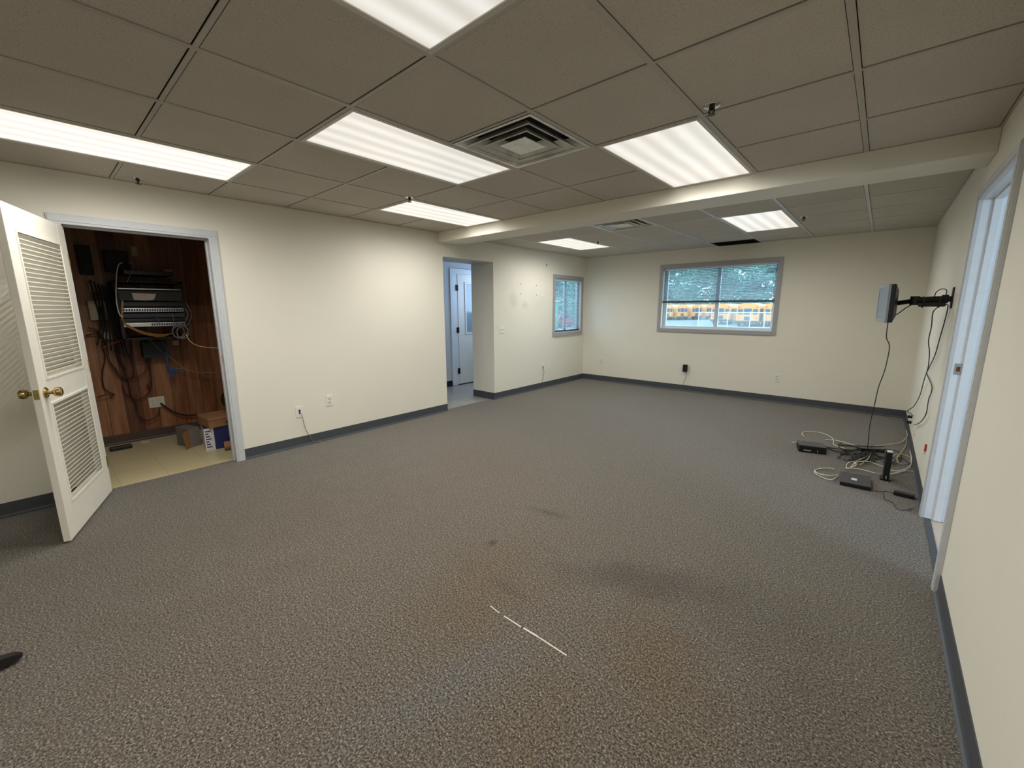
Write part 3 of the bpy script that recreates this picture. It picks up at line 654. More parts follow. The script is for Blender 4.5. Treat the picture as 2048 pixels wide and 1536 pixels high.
cable('monitor_cable', 'short black cable looping between the arm and its wall plate', [(.27, 4.37, 1.47), (.275, 4.33, 1.51), (.30, 4.32, 1.53), (.325, 4.34, 1.52), (.33, 4.37, 1.48)], .003, BCABLE)
cable('monitor_cable', 'black cable from the back of the monitor to the middle of the arm', [bc+Vector((.0, -.05, -.09)), bc+Vector((.03, -.04, -.08)), (.13, 4.32, 1.40), (.17, 4.34, 1.43)], .0035, BCABLE)
g = lambda px, py, y: at(px, py, 'y', y)
cable('monitor_cable', 'long black cable hanging from the monitor down to the carpet', [MM @ Vector((.09, .03, .0)), g(1774, 660, 4.3), g(1773, 676, 4.3), g(1779, 692, 4.3), g(1775, 718, 4.32), g(1768, 745, 4.34), g(1757, 775, 4.36), g(1749, 810, 4.4), g(1740, 850, 4.45), g(1737, 880, 4.48), at(1736, 897, 'z', .006), at(1745, 905, 'z', .006)], .0032, BCABLE)
O1 = Vector((XR-.012, CB.y-.0, CB.z+.02))
ln = lambda px, py, y: at(px, py, 'y', y)
cable('power_cable', 'black power cord hanging from the brick and crossing to the wall outlet', [(.30, 4.36, 1.406), ln(1866, 625, 4.4), ln(1863, 652, 4.5), ln(1857, 682, 4.65), ln(1859, 705, 4.75), ln(1856, 735, 4.9), ln(1848, 760, 5.1), ln(1840, 790, 5.4), ln(1828, 812, 5.7), ln(1815, 822, 5.82), ln(1824, 829, 5.9), O1], .0035, BCABLE)
cable('power_cable', 'black cord dropping from the arm plate, the one nearest the doorway', [(.335, 4.37, 1.42), at(1896, 612, 'x', XR-.012), at(1890, 640, 'x', XR-.012), at(1880, 675, 'x', XR-.012), at(1870, 710, 'x', XR-.012), at(1857, 738, 'x', XR-.012), at(1854, 748, 'x', XR-.012), at(1864, 775, 'x', XR-.012), at(1857, 800, 'x', XR-.012), at(1852, 828, 'x', XR-.02), at(1840, 845, 'x', XR-.02), at(1828, 850, 'x', XR-.02)], .0035, BCABLE)
for (y_, z_, lab) in ((CB.y, CB.z+.02, 'upper black plug in the right wall outlet'), (CB.y-.02, CB.z-.035, 'lower black plug in the right wall outlet')):
    tag(MB().bbox((XR-.045, y_-.016, z_-.014), (XR-.009, y_+.016, z_+.014), .005).build('power_plug', BLACK), lab, 'plug', 'plugs in the right wall outlet')

# ------------------------------------------------------------------ equipment on the carpet
fl = lambda px, py, z=.006: at(px, py, 'z', z)
def rotbox(name, label, cat, a, b, depth, h, topmat, sidemat, z=0, flip=1):
    """box whose near bottom edge runs a -> b on the floor"""
    a = Vector((a[0], a[1], z)); b = Vector((b[0], b[1], z)); d = (b-a).normalized(); n = Vector((-d.y, d.x, 0))*flip; L = (b-a).length
    t = thing(name, label, cat, (a+b)/2+n*depth/2); M_ = Matrix.Translation(a) @ Matrix((d, n, Vector((0, 0, 1)))).transposed().to_4x4()
    m = MB(); m.M = M_; m.bbox((0, 0, 0), (L, depth, h-.004), .004); m.build('case', sidemat, t)
    m = MB(); m.M = M_; m.bbox((.001, .001, h-.006), (L-.001, depth-.001, h), .003); m.build('top_cover', topmat, t)
    return t, M_, L
t, M_, L = rotbox('set_top_box', 'black desktop network box with a white status mark, furthest left on the carpet', 'network device', fl(1597, 903, 0), fl(1652, 910, 0), .17, .07, DARKTOP, BLACK)
m = MB(); m.M = M_; m.box((.04, -.001, .020), (.10, .001, .026)); m.build('status_mark', CARDW, t); m = MB(); m.M = M_; m.box((.15, -.001, .018), (.154, .001, .032)); m.build('indicator', CARDW, t)
t, M_, L = rotbox('router', 'flat black router with a white square label, nearest on the carpet', 'router', fl(1679, 970, 0), fl(1742, 983, 0), .27, .034, DARKTOP, BLACK)
m = MB(); m.M = M_; m.box((.07, .09, .0338), (.105, .14, .0345)); m.build('label', CARDW, t)
m = MB(); m.M = M_
for k in range(4): m.box((.09+.018*k, .266, .012), (.102+.018*k, .272, .030))
m.build('ports', REDP, t)
mp = fl(1770, 958, 0); mt = at(1783, 883, 'y', mp.y)
t = thing('modem', 'tall black modem standing upright among the white cables', 'modem', mp); MT = Matrix.Translation(mp) @ Matrix.Rotation(math.radians(2), 4, 'Z'); m = MB(); m.M = MT
m.bbox((-.019, -.06, .01), (.019, .06, .245), .006); m.build('case', BLACK, t); m = MB(); m.M = MT; m.bbox((-.035, -.05, 0), (.035, .05, .012), .004); m.build('stand', BLACK, t)
m = MB(); m.M = MT; m.bbox((-.016, -.055, .243), (.016, .0, .250), .002); m.build('top_label', CARDW, t)
m = MB(); m.M = MT; m.box((-.002, -.062, .02), (.002, -.059, .045)); m.build('indicator', CARDW, t)
rotbox('power_strip_adapter', 'small black adapter brick lying on the carpet by the right doorway', 'power adapter', fl(1786, 990, 0), fl(1828, 1000, 0), .05, .03, BLACK, BLACK)
# white network cables
wc = [('white cable looping behind the furthest network box', [(1608, 872), (1604, 867), (1612, 863), (1640, 865), (1660, 873), (1667, 881), (1667, 888), (1676, 893), (1690, 897)], .006),
      ('white cable end poking out left of the furthest network box', [(1584, 885), (1592, 884), (1602, 881)], .01),
      ('long white cable running from the furthest box to the right wall', [(1650, 879), (1675, 881), (1700, 888), (1725, 893), (1750, 892), (1775, 889), (1800, 885), (1818, 873), (1824, 862)], .012),
      ('white cable making the wide loop left of the router', [(1676, 952), (1664, 959), (1650, 957), (1632, 948), (1629, 942), (1636, 938), (1655, 936), (1668, 938)], .01),
      ('white cable making the inner loop left of the router', [(1677, 949), (1660, 951), (1640, 948), (1630, 942), (1640, 937), (1666, 937)], .014),
      ('white cable curving from the router past the modem to the right wall', [(1690, 936), (1720, 938), (1750, 946), (1775, 949), (1800, 945), (1820, 932), (1836, 918), (1850, 906)], .02),
      ('white cable with a small knot loop behind the router', [(1700, 936), (1712, 930), (1708, 924), (1698, 925), (1693, 931), (1697, 937), (1715, 924), (1740, 924), (1765, 933), (1790, 942), (1812, 938)], .03),
      ('cream cable snaking up from the router into the black tangle', [(1704, 934), (1710, 924), (1722, 918), (1735, 912), (1742, 905), (1738, 915), (1732, 921), (1720, 930)], .02),
      ('cream cable circling to the right of the modem', [(1785, 912), (1800, 908), (1818, 913), (1822, 921), (1812, 928), (1798, 926), (1794, 916), (1803, 904), (1812, 890), (1818, 874)], .02),
      ('pale cable lying along the carpet towards the right baseboard', [(1770, 950), (1790, 946), (1812, 942), (1836, 945)], .006)]
for lab, pts, z in wc:
    P = [fl(a, b, .005+z*(.5+.5*math.sin(i*1.3))) for i, (a, b) in enumerate(pts)]
    for q in P: q.x = min(q.x, XR-.012)
    cable('network_cable', lab, P, .0034, WCABLE if 'cream' not in lab else flat('cream cable jacket', (196, 180, 140), .5), 'cable', 'white cables on the carpet')
bc_ = [('black cable from the furthest box along the far side of the tangle', [(1650, 893), (1680, 898), (1700, 900), (1725, 897), (1745, 893), (1768, 893)]),
       ('black cable zigzagging through the middle of the tangle', [(1655, 896), (1690, 908), (1716, 898), (1702, 916), (1728, 908), (1716, 922), (1742, 903)]),
       ('black cable running from the tangle in front of the modem', [(1690, 900), (1720, 925), (1750, 908), (1775, 930), (1800, 915), (1822, 930)]),
       ('black cable curling right of the modem', [(1788, 900), (1800, 905), (1802, 918), (1792, 928), (1776, 925)]),
       ('thin black cord from the adapter toward the router', [(1787, 986), (1775, 983), (1760, 983), (1748, 982)]),
       ('thin dark cord curving on the carpet in front of the adapter', [(1766, 985), (1770, 998), (1785, 1005), (1795, 1018), (1812, 1020), (1826, 1016)]),
       ('black cable squeezed between tangle and far modem side', [(1718, 893), (1738, 902), (1758, 900), (1772, 908), (1760, 918), (1735, 916)])]
for i, (lab, pts) in enumerate(bc_):
    P = [fl(a, b, .005+.012*(k % 2)*(i < 4)) for k, (a, b) in enumerate(pts)]
    for q in P: q.x = min(q.x, XR-.012)
    cable('black_cable', lab, P, .0035 if i not in (4, 5) else .002, BCABLE, 'cable', 'black cables on the carpet')
rg = random.Random(5)
for k, lab in enumerate(('at the far left of', 'at the near left of', 'in the near middle of', 'in the far middle of', 'at the right of', 'deepest in', 'lying highest on', 'nearest the modem in', 'nearest the power strip in')):
    cx, cy = (1680, 1700, 1722, 1712, 1752, 1735, 1728, 1760, 1742)[k], (896, 908, 916, 899, 908, 903, 911, 917, 899)[k]
    P = [fl(cx+rg.uniform(-34, 30), cy+rg.uniform(-10, 10), .006+.02*rg.random()) for _ in range(6)]
    for q in P: q.x = min(q.x, XR-.02)
    cable('black_cable', 'black cable %s the tangle on the carpet' % lab, P, .004, BCABLE, 'cable', 'black cables on the carpet')
q = fl(1742, 905, 0); t = rotbox('power_strip', 'dark power strip buried in the cable tangle', 'power strip', (q.x-.08, q.y-.03), (q.x+.10, q.y+.06), .05, .035, DARKTOP, BLACK)[0]

# carpet seam and stray foot at the left edge
t = thing('carpet_seam_strip', 'thin white seam strip showing through the carpet in the foreground', 'seam strip', (-1.03, 1.264, 0))
for a, b, wd in (((981, 1213), (999, 1227), .002), ((1008, 1233), (1042, 1255), .0026), ((1047, 1257), (1075, 1274), .0036), ((1075, 1274), (1133, 1312), .0026)):
    A = fl(*a, 0); B = fl(*b, 0); d = (B-A).normalized(); n = Vector((-d.y, d.x, 0))*wd; m = MB(); up = Vector((0, 0, .0035))
    m.add([A-n, B-n, B+n, A+n, A-n+up, B-n+up, B+n+up, A+n+up], [(3,2,1,0), (4,5,6,7), (0,1,5,4), (1,2,6,5), (2,3,7,6), (3,0,4,7)]); m.build('strip', WCABLE, t)
t = thing('chair_base_foot', 'black plastic foot cut off by the left edge of the picture', 'chair foot', fl(20, 1345, 0))
A = fl(48, 1318, 0); Bp = fl(-70, 1365, 0); d = (Bp-A).normalized(); n = Vector((-d.y, d.x, 0)); M_ = Matrix.Translation(A) @ Matrix((d, n, Vector((0, 0, 1)))).transposed().to_4x4()
m = MB(); m.M = M_; sec = [(0, .010, .020, .030), (.02, .020, .012, .040), (.08, .025, .010, .048), (.2, .030, .010, .062), (.32, .034, .012, .08)]; vs = []
for x, hw, zb, zt in sec: vs += [(x, -hw, zb), (x, hw, zb), (x, hw*.7, zt), (x, -hw*.7, zt)]
fs = [(i*4+j, i*4+(j+1) % 4, i*4+4+(j+1) % 4, i*4+4+j) for i in range(4) for j in range(4)]+[(3,2,1,0), (16,17,18,19)]
m.add(vs, fs); m.build('leg', BLACK, t); m = MB(); m.M = M_; m.lathe((.06, 0, 0), [(0, .022), (.006, .024), (.014, .018), (.03, .008)]); m.build('glide', BLACKM, t, True)

# ------------------------------------------------------------------ wiring closet contents
K = lambda px, py, X: at(px, py, 'x', X)
def wbox(m, px0, py0, px1, py1, X, depth, e=.003):
    a = K(px0, py0, X); b = K(px1, py1, X); m.bbox((X, a.y, a.z), (X-depth, b.y, b.z), e); return a, b
RX = -5.50
t = thing('network_rack', 'black wall mounted rack full of patch panels in the dark closet', 'rack', K(305, 620, RX)); m = MB()
y0 = K(236, 620, RX).y; y1 = K(372, 620, RX).y; zt = K(300, 562, RX).z; zb = K(300, 678, RX).z
m.bbox((RX, y0, zb), (RX-.02, y0+.025, zt)); m.bbox((RX, y1-.025, zb), (RX-.02, y1, zt)); m.bbox((RX, y0, zt-.02), (CX+.01, y1, zt)); m.bbox((RX, y0, zb), (CX+.01, y1, zb+.015))
m.bbox((CX+.03, y0, zb), (CX+.01, y0+.03, zt)); m.bbox((CX+.03, y1-.03, zb), (CX+.01, y1, zt)); m.build('frame', BLACKM, t)
def zz(py): return K(305, py, RX).z
def unit(name, pa, pb, mat, d=.3, out=.01, ya=y0+.02, yb=y1-.02):
    q = MB(); q.bbox((RX+out, ya, zz(pb)), (RX-d, yb, zz(pa)), .003); return q.build(name, mat, t)
unit('shelf', 577, 580, STEEL); unit('cover_panel', 582, 602, DKGREEN, .3); pn = unit('patch_panel', 616, 624, STEEL, .1, .012); unit('blank_panel', 627, 635, BLUEG, .1)
pn2 = unit('patch_panel', 645, 653, STEEL, .1, .012); unit('switch', 604, 613, BLACK, .3, 0); unit('switch', 637, 643, BLACK, .3, 0)
for P_, pa, pb in ((pn, 618, 622), (pn2, 647, 651)):
    q = MB()
    for k in range(24):
        if P_ is pn2 and k < 10: continue
        yk = y0+.04+k*(y1-y0-.08)/23; q.box((RX+.0125, yk-.006, zz(pb)), (RX+.0135, yk+.006, zz(pa)))
    q.build('ports', BLACK, P_)
q = MB(); q.bbox((CX+.02, K(235, 545, CX).y, K(300, 555, CX).z), (RX-.05, y1-.05, zt+.10), .005)
tag(q.build('network_switch', BLACK), 'black equipment box lying on top of the rack', 'network device')
a = K(263, 586, RX+.012); b = K(314, 600, RX+.012); q = MB(); q.add([(RX+.0125, a.y, a.z), (RX+.0125, b.y, a.z-.005), (RX+.0125, b.y-.02, b.z+.01), (RX+.0125, b.y-.035, b.z), (RX+.0125, (a.y+b.y)/2, b.z-.006), (RX+.0125, a.y+.01, b.z),
    (RX+.0112, a.y, a.z), (RX+.0112, b.y, a.z-.005), (RX+.0112, b.y-.02, b.z+.01), (RX+.0112, b.y-.035, b.z), (RX+.0112, (a.y+b.y)/2, b.z-.006), (RX+.0112, a.y+.01, b.z)], [(0,1,2,3,4,5), (11,10,9,8,7,6)]); tag(q.build('paper_note', PAPER), 'torn paper note taped on the rack cover', 'note')
WX = CX+.02
def wallbox(name, label, cat, px0, py0, px1, py1, d, mat, extra=None):
    t = thing(name, label, cat, K((px0+px1)/2, py1, CX)); m = MB(); a = K(px0, py0, CX+d); b = K(px1, py1, CX+d); m.bbox((CX, a.y, a.z), (CX+d, b.y, b.z), .004); m.build('case', mat, t)
    m = MB(); m.bbox((CX+d, a.y+.008, a.z-.008), (CX+d+.004, b.y-.008, b.z+.008), .002); m.build('cover', mat, t)
    return t
wallbox('junction_box', 'beige square junction box left of the rack', 'junction box', 174, 601, 216, 640, .06, BOXW)
wallbox('punch_block', 'small pale terminal block above the junction box', 'terminal block', 176, 566, 192, 583, .04, BOXW)
wallbox('wall_module', 'faint pale plate on the panelling above the rack', 'wall box', 260, 492, 277, 512, .03, BOXW)
wallbox('wall_module', 'pale double plate on the panelling right above the rack', 'wall box', 328, 538, 346, 557, .03, BOXW)
wallbox('wall_module', 'small pale plate just under the right of the rack', 'wall box', 344, 681, 359, 690, .03, BOXW)
wallbox('cable_tray', 'blue grey metal box under the rack', 'metal box', 283, 684, 335, 713, .14, BLUEG)
wallbox('punch_block', 'tiny pale terminal clip below the junction box', 'terminal block', 206, 665, 225, 678, .04, BOXW)
wallbox('black_unit', 'tall black unit on the panelling above the rack', 'phone unit', 205, 500, 262, 545, .1, BLACKM)  # plain black boxes where the upper panelling reads black
wallbox('black_unit', 'black unit high on the panelling at the left', 'phone unit', 150, 490, 190, 550, .06, BLACKM)
c = K(306, 805, CX); plate('C', c.y, c.z, 'outlet', 'ivory outlet low on the wood panelling, the left of the pair'); c2 = K(321, 803, CX); plate('C', c2.y, c2.z, 'outlet', 'ivory outlet low on the wood panelling with a black plug')
def ck(label, pts, X, mat, r=.004, name='wall_cable', group='cables in the wiring closet', jit=0):
    P = [K(a, b, X+(random.uniform(-jit, jit) if jit else 0)) for a, b in pts]; return cable(name, label, P, r, mat, 'cable', group)
ck('thick black power cord from the low outlet to the boxes', [(321, 806), (330, 813), (345, 823), (362, 829), (380, 831), (395, 829)], CX+.05, BCABLE, .009, 'power_cable')
ck('cream cable leaving the rack to the right door frame', [(372, 668), (380, 682), (395, 691), (415, 695), (440, 696)], -5.2, flat('tan cable jacket', (206, 176, 120), .5), .004)
ck('grey green cable slanting down from under the rack to the right', [(295, 675), (320, 700), (345, 718), (370, 737), (395, 744), (420, 745), (445, 744)], CX+.15, flat('grey green cable jacket', (130, 140, 120), .5), .003)
ck('faint grey cable low across the panelling to the right', [(340, 735), (365, 738), (395, 745), (420, 754), (455, 757)], CX+.1, GCABLE, .003)
for k in range(7):
    s = k*1.7
    P = [K(243+s*.4, 600+s*.2, RX+.03), K(243+s*.3, 635+s*.5, RX+.04), K(250+s*.5, 645+s*.8, RX+.05), K(268+s*.8, 656+s*.8, RX+.05), K(290, 664+s*.5, RX+.04), K(312+s, 668+s*.6, RX+.04), K(335+s, 668+s*.4-k, RX+.03), K(352+s, 664-k*.6, RX+.02)]
    cable('patch_cable', 'one of the yellow patch cables sweeping under the rack', P, .0019, YCABLE, 'cable', 'yellow patch cables bundled under the rack')
for k, (cx, cy, rx, ry) in enumerate(((357, 664, 12, 11), (366, 665, 12, 12), (360, 662, 15, 14))):
    P = [K(cx+rx*math.cos(a), cy+ry*math.sin(a), RX+.05+.006*k) for a in np.linspace(0, 2*math.pi*.97, 12)]
    cable('coiled_cable', ['leftmost grey cable coil at the right end of the rack', 'right grey cable coil at the end of the rack', 'widest grey cable coil at the end of the rack'][k], P, .0055, GCABLE, 'cable', 'grey cable coils on the rack')
ck('grey purple cable arching from the coil up the right rack edge', [(370, 655), (376, 648), (383, 635), (380, 620), (372, 606)], RX+.03, flat('mauve cable jacket', (110, 96, 112), .5), .004)
ck('second grey cable arching at the right rack edge', [(368, 652), (372, 640), (376, 628), (370, 618)], RX+.04, GCABLE, .004)
ck('white cable arching over the left end of the rack', [(245, 525), (237, 530), (233, 550), (232, 590), (235, 615), (240, 630), (246, 634)], RX+.04, WCABLE, .004)
ck('grey cable looping down inside the upper left of the rack', [(256, 526), (268, 528), (262, 545), (254, 565)], RX, GCABLE, .003)
ck('thin grey cables dropping across the patch panels', [(345, 626), (347, 640), (350, 652), (354, 660)], RX+.03, GCABLE, .003)
ck('thin pale cable dropping from the blank panel', [(313, 634), (317, 640), (318, 648)], RX+.03, GCABLE, .003)
ck('red cable rising to the left end of the rack', [(205, 696), (222, 688), (240, 682), (250, 676), (262, 668), (276, 665)], CX+.2, RCABLE, .005)
ck('dull red cable forked beside the red one', [(243, 675), (252, 666), (262, 665), (258, 680), (250, 686)], CX+.22, RCABLE, .005)
ck('thick blue cable hanging below the rack', [(324, 682), (332, 695), (334, 715), (336, 735), (341, 748)], CX+.16, BLCABLE, .010)
ck('blue cable loop at the bottom of the blue bunch', [(336, 735), (345, 737), (352, 740), (350, 750), (343, 755), (338, 745), (347, 742), (350, 752)], CX+.17, BLCABLE, .007)
ck('pale blue loose strand right of the blue bunch', [(340, 738), (352, 737), (366, 736)], CX+.17, flat('pale blue jacket', (120, 150, 165), .5), .003)
for lab, pts, r in (('big dark cable loop hanging to the low outlet height', [(262, 680), (264, 715), (268, 745), (262, 757), (246, 758), (236, 748)], .006),
    ('wide brown cable loop on the panelling below the rack', [(290, 700), (294, 725), (288, 745), (275, 754), (255, 757), (240, 750), (232, 735)], .006),
    ('longest brown cable loop hanging below the rack', [(296, 705), (301, 740), (302, 765), (298, 785), (285, 796), (268, 798), (252, 788), (245, 770)], .006),
    ('brown cable ending in a small curl', [(293, 712), (300, 745), (303, 765), (300, 776), (294, 774), (296, 768)], .005),
    ('brown cable sagging between low outlet and door', [(320, 816), (316, 828), (304, 838), (290, 840), (278, 832)], .005),
    ('brown cord loop under the low outlet', [(276, 800), (272, 815), (276, 832), (292, 841), (308, 836), (320, 822)], .004),
    ('dark cable hanging at the left of the panelling', [(228, 690), (238, 720), (250, 745), (258, 770), (262, 790), (270, 805), (275, 820)], .006),
    ('dark cable drooping from the red cables', [(205, 690), (210, 715), (205, 745), (208, 775), (225, 788), (228, 791)], .006),
    ('short dark cable stub low by the louvred door', [(195, 795), (210, 790), (228, 788), (222, 795)], .006),
    ('dark cable bunch under the beige junction box', [(176, 655), (195, 662), (212, 690), (218, 720), (235, 745)], .009),
    ('dark cable following the left side of the rack down', [(240, 650), (232, 680), (238, 715), (252, 740)], .009),
    ('brown cable crossing under the junction box', [(172, 672), (190, 668), (210, 676), (226, 670), (240, 664)], .007)):
    ck(lab, pts, CX+.05, BRCABLE, r, jit=.02)
for k in range(8): ck('one of the dark cables massed behind the left side of the rack', [(180+k*8, 560+k*3), (190+k*7, 600), (200+k*6, 640+k*3), (195+k*9, 690+k*4)], CX+.08+.01*k, BCABLE, .007, 'wall_cable', 'dark cables left of the rack')
for dx in (198, 204): ck('dark cord running over the beige junction box' if dx == 198 else 'second dark cord running over the beige junction box', [(dx-3, 585), (dx, 605), (dx+2, 630), (dx+6, 655)], CX+.09, BCABLE, .006)

def carton(name, label, px, py, w_, d_, h_, z, ang, mats, flap=True):
    c = at(px, py, 'z', z) if not isinstance(px, Vector) else px
    t = thing(name, label, 'box', c); M_ = Matrix.Translation(c) @ Matrix.Rotation(ang, 4, 'Z'); m = MB(); m.M = M_
    m.bbox((-w_/2, -d_/2, 0), (w_/2, d_/2, h_), .003); m.build('body', mats[0], t)
    if flap:
        m = MB(); m.M = M_; m.bbox((-w_/2-.004, -d_/2-.004, h_-.025), (w_/2+.004, d_/2+.004, h_+.003), .003); m.build('lid', mats[1], t)
    return t, M_
BXx, BXy = -5.12, 1.15
t, M_ = carton('printed_carton', 'navy and white printed carton on the closet floor at the right', Vector((-5.10, 1.22, -.003)), 0, .30, .42, .23, 0, math.radians(-8), (NAVY, CARDW), False)
for sgn, (a, b, c_, d_) in enumerate(((.1505, .1515, -.21, -.13), (.1505, .1515, .06, .21))):
    m = MB(); m.M = M_; m.box((a, c_, .0), (b, d_, .228 if sgn == 0 else .12)); m.build('white_panel', CARDW, t)
m = MB(); m.M = M_
for k in range(7): m.box((.1516, -.20+.0, .03+.027*k), (.1519, -.20+.045-.01*(k % 3), .042+.027*k))
for k in range(4): m.box((.1516, .09+.02*k, .05), (.1519, .10+.02*k, .075))
m.build('print', NAVY, t)
m = MB(); m.M = M_; m.box((-.15, -.211, 0), (.15, -.2105, .228)); m.build('side_panel', CARDW, t)
t, M_ = carton('cardboard_box', 'flat brown cardboard box on top of the printed carton', Vector((-5.10, 1.22, .230)), 0, .30, .40, .10, 0, math.radians(4), (CARD, CARD))
m = MB(); m.M = M_; m.box((.154, -.05, .03), (.1545, .03, .045)); m.build('handhold', BLACKM, t)
t, M_ = carton('open_carton', 'half collapsed white carton standing left of the navy one', Vector((-5.35, .93, -.003)), 0, .22, .1, .2, 0, math.radians(20), (flat('dull grey card', (112, 104, 100), .8), CARD), False)
m = MB(); m.M = M_; m.add([(.11, -.05, 0), (.15, -.12, 0), (.15, -.14, .17), (.11, -.05, .2)], [(0,1,2,3)]); m.add([(.109, -.05, 0), (.149, -.12, 0), (.149, -.14, .17), (.109, -.05, .2)], [(3,2,1,0)]); m.build('flap', CARD, t)
t = thing('paper_roll', 'small brown paper roll lying beside the closet door frame', 'roll', (-4.85, 1.24, 0)); m = MB(); m.tube([(-4.86, 1.12, .045), (-4.80, 1.40, .045)], .045, 18); m.build('roll', CARD, t, True)
t = thing('desk_fan', 'black round fan or speaker standing on the cardboard box', 'fan', (-5.12, 1.32, .335)); m = MB(); m.lathe((-5.12, 1.32, .47), [(-.06, .07), (-.04, .11), (.04, .115), (.06, .10), (.062, .04)], (1, -.2, 0)); m.build('housing', BLACKM, t, True)
m = MB(); m.lathe((-5.12, 1.32, .335), [(0, .06), (.012, .055), (.03, .02), (.05, .015)]); m.build('stand', BLACKM, t, True)
m = MB(); m.tube(spline([(-5.12, 1.27, .58), (-5.12, 1.26, .66), (-5.12, 1.31, .70), (-5.12, 1.36, .66), (-5.12, 1.37, .58)]), .006, 8); m.build('handle', BRCABLE, t, True)
t = thing('floor_adapter', 'flat black adapter lying on the closet floor near the louvred door', 'power adapter', at(244, 898, 'z', 0)); c = at(244, 898, 'z', 0); m = MB(); m.bbox((c.x-.04, c.y-.09, -.002), (c.x+.03, c.y+.08, .035), .01); m.build('case', BLACK, t)
c = at(290, 884, 'z', 0); tag(MB().bbox((c.x-.02, c.y-.04, -.003), (c.x+.02, c.y+.04, .003), .002).build('paper_scrap', PAPER), 'small pale scrap on the closet floor', 'scrap')

# ------------------------------------------------------------------ outside
GZ = -1.0
ASPH = flat('pale asphalt lot', (92, 102, 110), .9, var=.1, scale=.3)
m = MB(); m.box((-160, YF+.3, GZ-.2), (60, 160, GZ)); m.box((-160, -40, GZ-.2), (-6.6, YF+.3, GZ)); struct(m.build('ground', ASPH), 'asphalt lot outside')
BY = flat('school bus yellow', (208, 142, 66), .45, var=.04); BW = flat('white bus roof', (150, 152, 154), .5); BWIN = flat('dark bus glass', (52, 66, 96), .15); BLK = flat('black bus trim', (26, 26, 30), .5)
LR = flat('red lamp lens', (190, 50, 40), .3); LA = flat('amber lamp lens', (240, 150, 40), .3)
def bus(loc, ang, label, front=False):
    t = thing('school_bus', label, 'bus', loc, 'parked school buses'); t.rotation_euler = (0, 0, 0)
    M0 = Matrix.Translation(loc) @ Matrix.Rotation(ang, 4, 'Z')
    # local: rear face towards -y, x across
    def nb(): m = MB(); m.M = M0; return m
    m = nb(); w2 = 1.2; sec = [(-w2, .45), (-w2, 2.1), (-w2*.95, 2.42), (-w2*.78, 2.66), (-w2*.4, 2.80), (w2*.4, 2.80), (w2*.78, 2.66), (w2*.95, 2.42), (w2, 2.1), (w2, .45)]
    k = len(sec); L = 9.5; m.add([(x, 0, z) for x, z in sec]+[(x, L, z) for x, z in sec], [tuple(range(k)), tuple(range(2*k-1, k-1, -1))]+[(i, (i+1) % k, k+(i+1) % k, k+i) for i in range(k)]); m.build('body', BY, t)
    m = nb(); sec = [(-w2*.965, 2.41), (-w2*.79, 2.64), (-w2*.4, 2.783), (w2*.4, 2.783), (w2*.79, 2.64), (w2*.965, 2.41)]; k = 6
    m.add([(x, .25, z) for x, z in sec]+[(x, L-.1, z) for x, z in sec], [tuple(range(k)), tuple(range(2*k-1, k-1, -1))]+[(i, (i+1) % k, k+(i+1) % k, k+i) for i in range(k)]); m.build('roof', BW, t)
    for a, b, c, d in ((-.42, .42, 1.45, 2.15), (-.34, .34, .75, 1.2)): m = nb(); m.bbox((a, -.03, c), (b, .01, d), .02); m.build('door_window', BWIN, t)
    for s in (-1, 1): m = nb(); m.bbox((s*.55, -.03, 1.45), (s*1.05, .01, 2.1), .02); m.build('rear_window', BWIN, t)
    for s in (-1, 1):
        m = nb(); m.lathe((s*.95, 0, 2.32), [(0, .1), (-.04, .09)], (0, 1, 0)); m.build('lamp', LR, t); m = nb(); m.lathe((s*.68, 0, 2.38), [(0, .1), (-.04, .09)], (0, 1, 0)); m.build('lamp', LA, t)
        m = nb(); m.lathe((s*.95, 0, 1.05), [(0, .11), (-.04, .1)], (0, 1, 0)); m.build('lamp', LR, t)
    m = nb(); m.bbox((-1.2, -.18, .42), (1.2, 0, .68), .03); m.build('bumper', BLK, t)
    for s in (-1, 1):
        for y in (1.9, 7.6): m = nb(); m.lathe((s*1.2, y, .48), [(-.28*s, .48), (-.02*s, .48), (0, .40)], (1, 0, 0)); m.build('wheel', BLK, t, True)
        m = nb()
        for y in np.arange(.9, 8.6, .9): m.box((s*1.205, y, 1.5), (s*1.19, y+.68, 2.1))
        m.build('side_windows', BWIN, t)
        m = nb(); m.box((s*1.21, .1, 1.2), (s*1.19, L-.1, 1.26)); m.box((s*1.21, .1, .85), (s*1.19, L-.1, .9)); m.build('rub_rail', BLK, t)
    m = nb(); m.bbox((-.9, L, .5), (.9, L+1.0, 1.35), .12); m.build('hood', BY, t)
    return t
def gp(px, y): a = at(px, 640, 'y', y); return Vector((a.x, y, GZ))
for px, y, ang, lab in ((1494, 57, .10, 'nearest yellow bus seen square from behind in the wide window'), (1440, 62, .10, 'yellow bus behind the window mullion, second from the right group'), (1549, 58, .1, 'yellow bus cut off by the right edge of the wide window'), (1465, 76, .1, 'yellow bus half hidden between the two rear facing ones'), (1525, 76, .12, 'yellow bus half hidden right of the nearest one'),)+tuple((k, None, 1.05, lb) for k, lb in enumerate(('leftmost parked bus in the row at the left of the wide window', 'second parked bus from the left in the wide window', 'third parked bus from the left in the wide window', 'fourth parked bus from the left in the wide window'))):
    bus(gp(px, y) if y else gp(1334, 76)+Vector((.498, .867, 0))*3.3*px, ang, lab)
